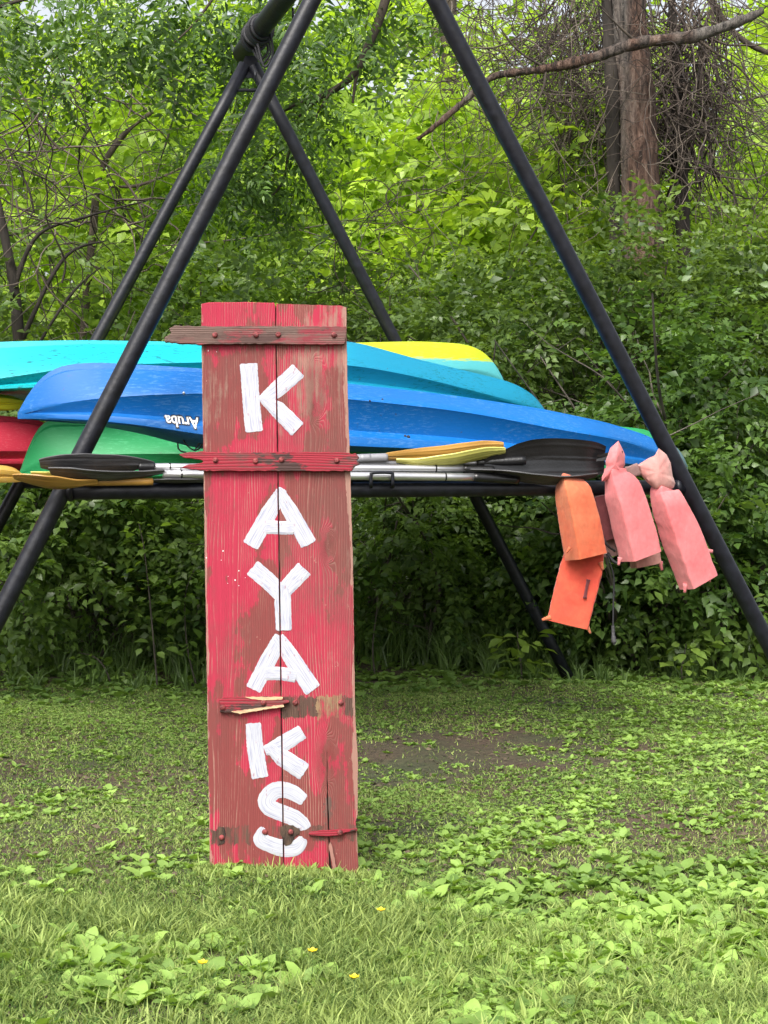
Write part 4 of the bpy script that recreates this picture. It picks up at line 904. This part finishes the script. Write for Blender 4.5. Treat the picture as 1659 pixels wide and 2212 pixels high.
part(acc.mesh('trunk', BARK, True), 'trunk', ov)
acc = Acc()
def cl(u, v, Y, ru, rv): c = P(u, v, Y); return (c[0], c[1], c[2], ru, .5, rv)
OV = [cl(120, 30, 8.8, .9, .22), cl(380, 20, 8.8, .7, .28), cl(60, 120, 8.9, .5, .12), cl(560, 300, 9.5, .35, .35), cl(430, 100, 8.9, .35, .2), cl(620, 130, 9.5, .3, .3), cl(690, 60, 9.5, .45, .3), cl(480, 420, 9.6, .35, .28), cl(640, 230, 9.5, .3, .18), cl(860, 30, 9.7, .3, .18), cl(580, 380, 9.6, .3, .2)]
oc, _ = crown(OV, 620, SPP, 23, clump=3.5, thr=-.25, sc=(.7, 1.2), downy=-.55, hollow=.1, tintbase=.4)
oo = part(oc.mesh('crown', M['leaf']), 'crown', ov); oo.color = (.95, 1.12, 1.0, 1)

# dead trunk on the right
def barkdead():
    m, n, l, b = newmat('dead_trunk_bark'); tc = N(n, 'ShaderNodeTexCoord')
    mp = N(n, 'ShaderNodeMapping'); mp.inputs['Scale'].default_value = (1, 1, .16); l.new(tc.outputs['Object'], mp.inputs[0])
    a = N(n, 'ShaderNodeTexNoise', Scale=22, Detail=10, Roughness=.78, Distortion=1.0); l.new(mp.outputs[0], a.inputs['Vector'])
    c = N(n, 'ShaderNodeTexNoise', Scale=3.2, Detail=5); l.new(mp.outputs[0], c.inputs['Vector'])
    r1 = ramp(n, [(.40, (.012, .008, .006)), (.47, (.06, .031, .02)), (.55, (.15, .088, .062)), (.66, (.26, .19, .15))]); l.new(a.outputs[0], r1.inputs[0])
    r2 = ramp(n, [(.40, (.02, .016, .013)), (.47, (.10, .09, .08)), (.56, (.17, .15, .13)), (.66, (.28, .26, .23))]); l.new(a.outputs[0], r2.inputs[0])
    rm = ramp(n, [(.45, (0, 0, 0)), (.58, (1, 1, 1))]); l.new(c.outputs[0], rm.inputs[0])
    mx = N(n, 'ShaderNodeMixRGB'); l.new(rm.outputs[0], mx.inputs[0]); l.new(r1.outputs[0], mx.inputs[1]); l.new(r2.outputs[0], mx.inputs[2]); l.new(mx.outputs[0], b.inputs['Base Color'])
    b.inputs['Roughness'].default_value = .9
    bp = N(n, 'ShaderNodeBump', Strength=1, Distance=.045); l.new(a.outputs[0], bp.inputs['Height']); l.new(bp.outputs[0], b.inputs['Normal']); return m
BD = barkdead()
YD = 10.9
dt = thing('dead_tree', 'dead pale barked trunk wrapped in dry vines with a broken bough lying across it', 'tree', loc=(float(P(1385, 1004, YD)[0]), YD, 0))
def rough_tube(px, Y, rads, n=26, k=60, amp=.02, fs=7, seed=0):
    pts = smooth_path([P(u, v, Y+dy) for u, v, dy in px], k); rr = np.interp(np.linspace(0, 1, k), np.linspace(0, 1, len(rads)), rads)
    V, T = tube(pts, rr, n); m_ = k*n
    ctr = np.repeat(pts, n, 0); d = V[:m_]-ctr; q = V[:m_].copy(); q[:, 2] *= .25
    V[:m_] += d/(np.linalg.norm(d, axis=1)[:, None]+1e-9)*((noise(q, fs*2, seed)*amp+noise(V[:m_], fs*5, seed+4)*amp*.4)[:, None]); return V, T
V, T = rough_tube([(1400, 1240, 0), (1392, 700, 0), (1385, 450, 0), (1375, 250, 0), (1362, 100, 0), (1358, -60, 0), (1350, -500, 0)], YD, [.15, .14, .128, .118, .114, .108, .10], 64, 200, .016, 9)
part(mesh_np('trunk', V, T), 'trunk', dt, BD, True)
V, T = rough_tube([(1345, 1100, .25), (1338, 700, .15), (1328, 420, .05), (1322, 200, -.05), (1312, 50, 0), (1300, -200, 0)], YD, [.05, .045, .04, .045, .04, .03], 14, 60, .012, 9, 3)
part(mesh_np('climbing_stem', V, T), 'climbing_stem', dt, DARKB, True)
V, T = rough_tube([(1490, 1100, .3), (1480, 600, .3), (1470, 380, .3), (1466, 200, .3), (1452, 50, .3), (1450, -200, .3)], YD, [.05, .045, .05, .05, .03, .02], 12, 60, .02, 9, 6)
part(mesh_np('climbing_stem', V, T), 'climbing_stem', dt, DARKB, True)
bl = thing('broken_bough', 'long bare broken bough slanting across in front of the dead trunk', 'branch', loc=(float(P(1300, 140, 10.5)[0]), 10.5, float(P(1300, 140, 10.5)[2])))
V, T = rough_tube([(1648, 22, 0), (1600, 45, 0), (1500, 78, 0), (1380, 92, 0), (1280, 125, 0), (1180, 148, 0), (1100, 158, 0), (1055, 172, 0), (985, 235, 0), (902, 302, 0)], 10.5, [.016, .034, .038, .038, .034, .028, .025, .022, .018, .014], 16, 90, .008, 12, 5)
part(mesh_np('bough', V, T), 'bough', bl, BD, True)
for px in ([(1380, 95, 0), (1340, 60, -.05), (1300, 20, -.1)], [(1500, 78, 0), (1540, 110, 0), (1600, 150, .05), (1665, 230, .1)], [(1180, 148, 0), (1120, 110, -.05), (1080, 60, -.1)], [(1180, 148, 0), (1170, 200, -.05), (1130, 260, -.1)]):
    V, T = rough_tube(px, 10.5, [.010, .004], 6, 14, .002); part(mesh_np('side_twig', V, T), 'side_twig', bl, BARK, True)
cb = thing('curved_branch', 'thin curved bare branch at the upper right corner', 'branch', loc=(float(P(1600, 90, 11.5)[0]), 11.5, float(P(1600, 90, 11.5)[2])))
V, T = rough_tube([(1520, -30, 0), (1560, 40, 0), (1610, 90, 0), (1680, 120, 0), (1800, 140, 0)], 11.5, [.03, .026, .022, .018, .015], 10, 40, .004, 8); part(mesh_np('bough', V, T), 'bough', cb, BARK, True)

# dry vines: hanging lianas around the trunk
def vines(n, ubox, vbox, ybox, seed, lens=(.5, 2.0), drift=.25, rad=(.002, .007), hang=.8):
    r = np.random.default_rng(seed); acc = Acc()
    for k in range(n):
        u = r.uniform(*ubox); v = r.uniform(*vbox); p = P(u, v, r.uniform(*ybox)); L_ = r.uniform(*lens); k_ = 12
        d = np.array((r.normal(0, .55), r.normal(0, .3), r.normal(-hang, .6))); pts = [p]
        curl = r.normal(0, .5, 3)
        for s in range(k_):
            d = d+r.normal(0, drift, 3)+np.cross(curl, d)*.22+np.array((0, 0, -.03)); d /= np.linalg.norm(d); pts.append(pts[-1]+d*L_/k_)
        acc.add(*tube(smooth_path(pts, 22), np.linspace(r.uniform(*rad), .0015, 22), 4, False), tint=r.uniform(0, 1))
    return acc
def vinemat():
    m, n, l, b = newmat('dry_vine'); at_ = N(n, 'ShaderNodeAttribute', attribute_name='tint')
    r = ramp(n, [(0, (.022, .016, .013)), (.6, (.075, .056, .045)), (1, (.17, .14, .11))]); l.new(at_.outputs['Fac'], r.inputs[0]); l.new(r.outputs[0], b.inputs['Base Color']); b.inputs['Roughness'].default_value = .9; return m
VM = vinemat()
link(vines(620, (1200, 1590), (-60, 300), (10.9, 11.7), 1, (.6, 2.1), .22, (.002, .006), 1.0).mesh('hanging_vines', VM, True), 'hanging_vines', kind='stuff', label='dense tangle of dry hanging vines round the dead trunk', category='vines')
link(vines(330, (940, 1300), (-60, 260), (10.7, 11.6), 2, (.4, 1.3), .3, (.002, .005), .35).mesh('dry_twigs', VM, True), 'dry_twigs', kind='stuff', label='fine bare twigs between the right leg and the dead trunk', category='twigs')
link(vines(120, (1430, 1540), (0, 350), (11.0, 11.4), 6, (.6, 1.4), .2, (.005, .012), 1.1).mesh('dark_vine_column', VM, True), 'dark_vine_column', kind='stuff', label='dark column of thick vines to the right of the dead trunk', category='vines')
link(vines(150, (-60, 330), (180, 620), (9.8, 10.9), 3, (.5, 1.6), .25, (.002, .008), -.05).mesh('dry_brush', VM, True), 'dry_brush', kind='stuff', label='dead brush and bare twigs at the left edge', category='twigs')
link(vines(60, (700, 950), (380, 620), (10.0, 10.8), 4, (.3, 1.0), .25, (.002, .004), .2).mesh('bare_twigs', VM, True), 'bare_twigs', kind='stuff', label='bare twigs in the thicket above the blue kayak', category='twigs')
# a few crooked dark trunks in the wood
def crooked(label, px, Y, rads, mat=DARKB, side=()):
    b = P(px[0][0], px[0][1], Y); t = thing('bare_tree', label, 'tree', loc=(float(b[0]), float(b[1]), 0), group='dark crooked trunks in the thicket')
    V, T = rough_tube(px, Y, rads, 12, 40, .008, 9); part(mesh_np('trunk', V, T), 'trunk', t, mat, True)
    for q, rr in side:
        V, T = rough_tube(q, Y, rr, 8, 24, .004, 9); part(mesh_np('branch', V, T), 'branch', t, mat, True)
crooked('dark crooked trunk at the left edge above the kayaks', [(60, 1400, 0), (55, 1000, 0), (40, 740, 0), (30, 620, 0), (8, 500, 0), (-20, 380, 0)], 9.9, [.05, .045, .04, .035, .03, .02], DARKB,
   [([(45, 740, 0), (110, 600, 0), (160, 540, .1), (230, 520, .2)], [.02, .014, .006]), ([(30, 620, 0), (80, 510, 0), (180, 470, 0), (330, 430, 0)], [.02, .012, .004]), ([(50, 800, 0), (150, 640, 0), (240, 560, 0)], [.014, .01, .003])])
crooked('thin forked pale stem left of the sign', [(303, 1330, 0), (300, 1220, 0), (306, 1120, 0), (312, 1060, 0), (318, 900, 0)], 9.0, [.016, .015, .013, .012, .008], BARK, [([(300, 1240, 0), (290, 1140, 0), (278, 1060, 0)], [.008, .007, .005])])
crooked('short dark trunk under the left end of the kayaks', [(76, 1400, 0), (74, 1300, 0), (70, 1200, 0), (72, 1100, 0)], 9.6, [.026, .024, .02, .018])
crooked('thin dark trunk left of the pale forked stem', [(238, 1370, 0), (232, 1280, 0), (228, 1180, 0), (200, 1060, 0)], 10.0, [.018, .016, .012, .01])
crooked('slanting dark sapling trunk near the left leg', [(200, 1380, 0), (150, 1240, 0), (142, 1120, 0), (130, 1030, 0)], 9.9, [.013, .012, .01, .008])
crooked('far grey trunk at the top right of the rack apex', [(980, 1100, 0), (975, 500, 0), (970, 60, 0), (968, -100, 0)], 16, [.1, .09, .08, .07], BARK)
crooked('dark leaning branch stem at upper left behind the leaves', [(150, 1050, 0), (200, 500, 0), (215, 380, 0), (260, 300, 0), (330, 240, 0)], 12.0, [.03, .028, .024, .02, .012], BARK, [([(215, 400, 0), (300, 400, 0), (420, 350, 0)], [.014, .01, .004])])

# saplings standing in front of the hedge
def sapling(label, px, Y, n, leaf, seed, colr):
    base = P(px[0][0], px[0][1], Y); t = thing('sapling', label, 'sapling', loc=(float(base[0]), float(base[1]), 0)); r = np.random.default_rng(seed)
    pts = smooth_path([P(u, v, Y+dy) for u, v, dy in px], 24); V, T = tube(pts, np.linspace(.006, .002, 24), 6); part(mesh_np('stem', V, T), 'stem', t, TWIG, True)
    i = r.integers(6, 24, n); p = pts[i]+r.normal(0, .01, (n, 3)); a = r.uniform(0, 2*math.pi, n)
    fw = np.stack([np.cos(a), np.sin(a), r.uniform(-.5, .3, n)], 1); LV, LT = leaf8(.34, .08, .18)
    p = p+fw*r.uniform(0, .14, n)[:, None]
    W, T_, ti = inst(LV, LT, p, frames(fw, roll=r.normal(0, .4, n)), leaf*r.uniform(.6, 1.2, n), r.uniform(.4, 1, n))
    o = part(mesh_np('foliage', W, T_, M['leaf'], False, ti), 'foliage', t); o.color = (*colr, 1)
sapling('young bright green sapling in the grass left of the far right foot of the rack', [(1128, 1490, 0), (1126, 1440, 0), (1120, 1400, 0), (1118, 1365, 0)], 8.1, 42, .085, 3, (1.5, 1.5, 1.0))
sapling('small sapling at the right in front of the hedge', [(1480, 1500, 0), (1472, 1450, 0), (1478, 1420, 0), (1482, 1390, 0)], 8.1, 34, .07, 4, (1.3, 1.3, 1))
sapling('thin sapling with pale leaves to the left of the sign', [(342, 1510, 0), (333, 1400, 0), (322, 1280, 0), (312, 1190, 0), (300, 1130, 0)], 8.2, 60, .065, 5, (1.4, 1.45, 1.25))
sapling('leafy sapling close beside the left side of the sign', [(430, 1500, 0), (405, 1400, 0), (400, 1290, 0), (420, 1230, 0)], 8.3, 56, .08, 6, (1.1, 1.25, .9))
sapling('sapling with a spreading top right of the sign', [(815, 1500, 0), (805, 1400, 0), (815, 1300, 0), (800, 1240, 0)], 8.5, 60, .075, 9, (.9, 1.1, .8))
sapling('low sapling leaning out at the left', [(245, 1500, 0), (230, 1450, 0), (205, 1420, 0), (170, 1410, 0)], 8.2, 30, .055, 8, (1.2, 1.3, 1.1))

# ------------------------------------------------------------------ grass and ground cover
def px_of(x, y, z=0):
    dx, dy, dz = x, y, z-CAMH; f = dy*math.cos(PITCH)-dz*math.sin(PITCH); up = dy*math.sin(PITCH)+dz*math.cos(PITCH)
    return CU+F*dx/f, CV-F*up/f
def bump(u, v, cu, cv, ru, rv): return np.exp(-((u-cu)/ru)**2-((v-cv)/rv)**2)
def sample(n, vmax=2400, vmin=1478, power=1.0, seed=0):
    r = np.random.default_rng(seed); y = r.uniform(2.7, 9.3, n*2); x = r.uniform(-1, 1, n*2)*y*.30
    u, v = px_of(x, y); return x, y, u, v, r
def dirt(u, v, x, y):
    q5 = noise(np.stack([x, y, 0*x], 1), 9, 19)
    b = .16+bump(u, v, 1040, 1635, 360, 62)*(.85+.9*q5)+.3*q5*bump(u, v, 800, 1700, 900, 160)+bump(u, v, 880, 1590, 160, 18)*.7+bump(u, v, 880, 1775, 150, 30)*.8+bump(u, v, 330, 1690, 300, 40)*.3+bump(u, v, 30, 1650, 60, 15)*.8+bump(u, v, 420, 1600, 100, 20)*.6+bump(u, v, 1150, 1850, 120, 22)*.5+bump(u, v, 1390, 1990, 90, 25)*.5+bump(u, v, 1560, 2090, 70, 25)*.6+bump(u, v, 200, 1800, 260, 60)*.2+bump(u, v, 1420, 1790, 140, 30)*.6
    return np.clip(b+.2*noise(np.stack([x, y, 0*x], 1), 5, 3), 0, 1.2)
def grassfield(n, seed, height, width, dens, mat, name, label, tint=(.2, .8), lean=.6, clumps=0):
    x, y, u, v, r = sample(n, seed=seed); keep = r.uniform(0, 1, len(x)) < dens(u, v, x, y); x, y, u, v = x[keep], y[keep], u[keep], v[keep]
    if clumps:
        k = r.integers(0, max(1, len(x)//clumps), len(x)); x = x[k]+r.normal(0, .012, len(x)); y = y[k]+r.normal(0, .012, len(x)); u, v = px_of(x, y)
    n = len(x); h = height(u, v, x, y)*r.uniform(.5, 1.25, n); a = r.uniform(0, 2*math.pi, n); le = lean*r.uniform(.2, 1.3, n)
    dx, dy = np.cos(a)*le, np.sin(a)*le; w = width*r.uniform(.6, 1.3, n); ang = r.uniform(0, 2*math.pi, n); wx, wy = np.cos(ang)*w, np.sin(ang)*w; z0 = gh(x, y)-.004
    B = np.stack([x, y, z0], 1)
    def pt(f, ww, s): return B+np.stack([dx*h*f*f+wx*ww*s, dy*h*f*f+wy*ww*s, h*f*(1-.25*le*f)], 1)
    V = np.stack([pt(0, 1, -1), pt(0, 1, 1), pt(.55, .8, -1), pt(.55, .8, 1), pt(1, 0, 0)], 1)
    T = np.array([(0, 1, 3), (0, 3, 2), (2, 3, 4)])[None]+(np.arange(n)*5)[:, None, None]
    tt = np.clip(np.repeat(r.uniform(*tint, n)+.2*noise(np.stack([x, y, 0*x], 1), 3, 7), 5), 0, 1)
    link(mesh_np(name, V.reshape(-1, 3), T.reshape(-1, 3), mat, False, tt), name, kind='stuff', label=label, category='grass')
front = lambda v: np.clip((v-1780)/220, 0, 1)
def d_short(u, v, x, y):
    right = np.clip((u-980)/250, 0, 1)*np.clip((v-1850)/60, 0, 1)*np.clip((2130-v)/80, 0, 1)
    base = .8+.2*front(v); return np.clip(base*(1-dirt(u, v, x, y))*(1-.7*right)*np.clip(.85+.8*noise(np.stack([x, y, 0*x], 1), 6, 17), .15, 1), .03, 1)*(v > 1470)
grassfield(290000, 11, lambda u, v, x, y: .017+(.026+.016*noise(np.stack([x, y, 0*x], 1), 4.5, 6))*np.clip((v-1890)/120, 0, 1)+.020*bump(u, v, 900, 2010, 350, 80), .0021, d_short, M['grass'], 'lawn_grass', 'short grass of the lawn in front of and around the sign', tint=(.0, .95), lean=1.1)
grassfield(60000, 12, lambda u, v, x, y: .02+.045*np.clip((v-1890)/120, 0, 1), .0026, lambda u, v, x, y: np.clip(front(v)*(.45+1.2*noise(np.stack([x, y, 0*x], 1), 4, 9)), 0, 1)*.9, M['grass'], 'tufted_grass', 'longer pale tufts of grass in the foreground', tint=(.3, 1.1), lean=.9, clumps=16)
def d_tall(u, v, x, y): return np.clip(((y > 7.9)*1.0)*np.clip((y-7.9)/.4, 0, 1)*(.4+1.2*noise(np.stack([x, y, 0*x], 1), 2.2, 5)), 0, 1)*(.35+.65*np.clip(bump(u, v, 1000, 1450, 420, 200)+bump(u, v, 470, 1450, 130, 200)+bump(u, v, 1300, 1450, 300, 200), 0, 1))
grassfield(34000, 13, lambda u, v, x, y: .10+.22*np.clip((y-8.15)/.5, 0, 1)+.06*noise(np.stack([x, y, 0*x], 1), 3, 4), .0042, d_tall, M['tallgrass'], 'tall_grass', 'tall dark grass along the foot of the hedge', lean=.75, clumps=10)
# grass at the foot of the sign
xs = np.random.default_rng(9)
def foot_grass():
    r = np.random.default_rng(33); n = 2600; x = r.uniform(-.30, .02, n)-.09+.0; x = r.uniform(SB[0]-.24, SB[0]+.26, n); y = SB[1]-.02-np.abs(r.normal(0, .05, n)); h = r.uniform(.008, .026, n)*(1+1.0*(r.uniform(0,1,n)>.96)); a = r.uniform(0, 6.28, n); le = r.uniform(.1, .9, n)
    B = np.stack([x, y, gh(x, y)-.004], 1); w = .0023; g = r.uniform(0, 6.28, n); wv_ = np.stack([np.cos(g)*w, np.sin(g)*w, 0*x], 1)
    def pt(f, ww, s): return B+wv_*ww*s+np.stack([np.cos(a)*le*h*f*f, np.sin(a)*le*h*f*f, h*f], 1)
    V = np.stack([pt(0, 1, -1), pt(0, 1, 1), pt(.55, .8, -1), pt(.55, .8, 1), pt(1, 0, 0)], 1); T = np.array([(0, 1, 3), (0, 3, 2), (2, 3, 4)])[None]+(np.arange(n)*5)[:, None, None]
    link(mesh_np('sign_foot_grass', V.reshape(-1, 3), T.reshape(-1, 3), M['grass'], False, np.repeat(r.uniform(.3, 1, n), 5)), 'sign_foot_grass', kind='stuff', label='grass growing up against the foot of the sign', category='grass')
foot_grass()
# broad-leaved weeds
def rosette(n, seed, w=.3):
    r = np.random.default_rng(seed); LV, LT = leafr(w, .07, .3); a = np.arange(n)*2.4+r.uniform(0, .5, n); e = r.uniform(.15, 1.1, n)
    fw = np.stack([np.cos(a), np.sin(a), e], 1); loc = np.stack([np.cos(a)*.1, np.sin(a)*.1, 0*a], 1)
    V, T, _ = inst(LV, LT, loc, frames(fw, roll=r.normal(0, .3, n)), r.uniform(.6, 1.1, n), np.zeros(n)); return V, T, np.repeat(r.normal(0, .15, n), len(LV))
RS = [rosette(k, 50+k, w) for k, w in ((6, .26), (7, .32), (5, .36), (8, .24))]
_lr = leafr; leafr = lambda w, f, d: _lr(w, f, d, 2)
RC = [rosette(k, 70+k, .42) for k in (4, 5, 6)]
leafr = _lr
def weeds(n, seed, size, dens, name, label, tb=.55, tmpl=None, smooth=True):
    x, y, u, v, r = sample(n, seed=seed); keep = r.uniform(0, 1, len(x)) < dens(u, v, x, y); x, y, u, v = x[keep], y[keep], u[keep], v[keep]
    p = np.stack([x, y, gh(x, y)], 1); acc = Acc(); tm = tmpl or RS; wh = r.integers(0, len(tm), len(x)); tn = tb+.22*noise(p, 3, 2)+r.normal(0, .12, len(x)); sc = size(u, v)*r.uniform(.55, 1.3, len(x))
    for i, (V, T, t) in enumerate(tm):
        s = wh == i; k = s.sum()
        if k: acc.add(*inst(V, T, p[s], frames(np.stack([np.cos(q_ := r.uniform(0, 6.28, k)), np.sin(q_), r.normal(0, .12, k)], 1)), sc[s], tn[s], t))
    link(acc.mesh(name, M['weed'], smooth), name, kind='stuff', label=label, category='ground cover')
def d_weed(u, v, x, y):
    b = .95*np.clip((u-850)/260, 0, 1)*np.clip((v-1830)/70, 0, 1)*np.clip((2260-v)/160, .6, 1)*np.clip(1.0+.9*noise(np.stack([x, y, 0*x], 1), 3.5, 8), .1, 1)+1.0*np.clip((u-1180)/200, 0, 1)*bump(u, v, 1500, 1580, 900, 110)+.45*bump(u, v, 500, 2070, 450, 40)+.3*bump(u, v, 150, 2110, 200, 60)+.05
    return np.clip(b*(1-.75*dirt(u, v, x, y)), 0, 1)
weeds(8500, 21, lambda u, v: .027+.020*np.clip((v-1700)/300, 0, 1), d_weed, 'broadleaf_weeds', 'patches of broad-leaved weeds in the lawn on the right')
def d_clov(u, v, x, y): return np.clip(.9*bump(u, v, 250, 1540, 420, 75)+.8*bump(u, v, 1150, 1560, 700, 90)*(1-dirt(u, v, x, y))+.5*bump(u, v, 1000, 1720, 700, 60)+.6*bump(u, v, 200, 2080, 260, 70)+.15-.15*dirt(u, v, x, y), 0, 1)
weeds(30000, 22, lambda u, v: .0125+0*u, d_clov, 'clover_cover', 'low clover-like ground cover in front of the hedge', .35, RC)
def d_mid(u, v, x, y):
    q = noise(np.stack([x, y, 0*x], 1), 3.1, 11); return np.clip((q-.05)*1.6, 0, 1)*np.clip((v-1490)/60, 0, 1)*np.clip((1960-v)/60, 0, 1)*(1-.8*dirt(u, v, x, y))
weeds(6000, 25, lambda u, v: .024+.008*np.clip((v-1600)/300, 0, 1), d_mid, 'mixed_weeds', 'scattered pale weeds across the middle of the lawn', .6)
def d_patch(u, v, x, y): return np.clip((u-820)/250, 0, 1)*np.clip((v-1880)/60, 0, 1)*np.clip(.8+1.2*noise(np.stack([x, y, 0*x], 1), 4.2, 13), 0, 1)+.5*np.clip(noise(np.stack([x, y, 0*x], 1), 3.6, 15)-.25, 0, 1)*np.clip((v-1900)/60, 0, 1)
weeds(8000, 26, lambda u, v: .046+0*u, d_patch, 'plantain_patches', 'lush broad leaves standing above the grass at lower right', .7)
def d_edge(u, v, x, y): return np.clip((y-7.45+.45*noise(np.stack([x, y, 0*x], 1), 2.5, 21))/.9, 0, 1)*.8
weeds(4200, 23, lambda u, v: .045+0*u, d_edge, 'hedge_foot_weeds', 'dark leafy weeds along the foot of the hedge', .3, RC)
# bits of dead leaf and straw
r = np.random.default_rng(77); x, y, u, v, _ = sample(2600, seed=77); k = len(x); LV, LT = leaf_t(.25)
W, T_, ti = inst(LV, LT, np.stack([x, y, gh(x, y)+.006], 1), frames(np.stack([r.normal(size=k), r.normal(size=k), r.normal(0, .15, k)], 1), roll=r.normal(0, .6, k)), r.uniform(.01, .03, k), r.uniform(0, 1, k))
link(mesh_np('leaf_litter', W, T_, simple('litter', (.13, .10, .062), .9, 0, .3, 5), False, ti), 'leaf_litter', kind='stuff', label='dead leaves and straw scattered on the lawn', category='litter')
# buttercups
PET = simple('buttercup_petal', (.85, .62, .01), .35, 0, .08, 20)
for (u, v, lab) in ((820, 1997, 'yellow buttercup among the weeds right below the sign, the largest one'), (435, 2117, 'yellow buttercup in the grass at lower left'), (672, 2090, 'orange-yellow buttercup below the middle of the sign'), (762, 2150, 'small yellow buttercup nearest the bottom edge')):
    g = G(u, v+22, 0); t = thing('buttercup', lab, 'flower', loc=(float(g[0]), float(g[1]), 0), group='buttercups in the lawn'); h = .055
    top = g+(.003, 0, h); V, T = tube([g+(0, 0, -.01), g+(.004, 0, h*.5), top], .0009, 5); part(mesh_np('stem', V, T), 'stem', t, M['weed'])
    for i in range(5):
        a = i*2*math.pi/5+.3; LV, LT = leaf8(.5, .05, -.1)
        W, T_, _ = inst(LV, LT, top[None], frames(np.array([[math.cos(a), math.sin(a)-.15, .55]])), np.array([.0135]), np.zeros(1)); part(mesh_np('petal', W, T_), 'petal', t, PET)
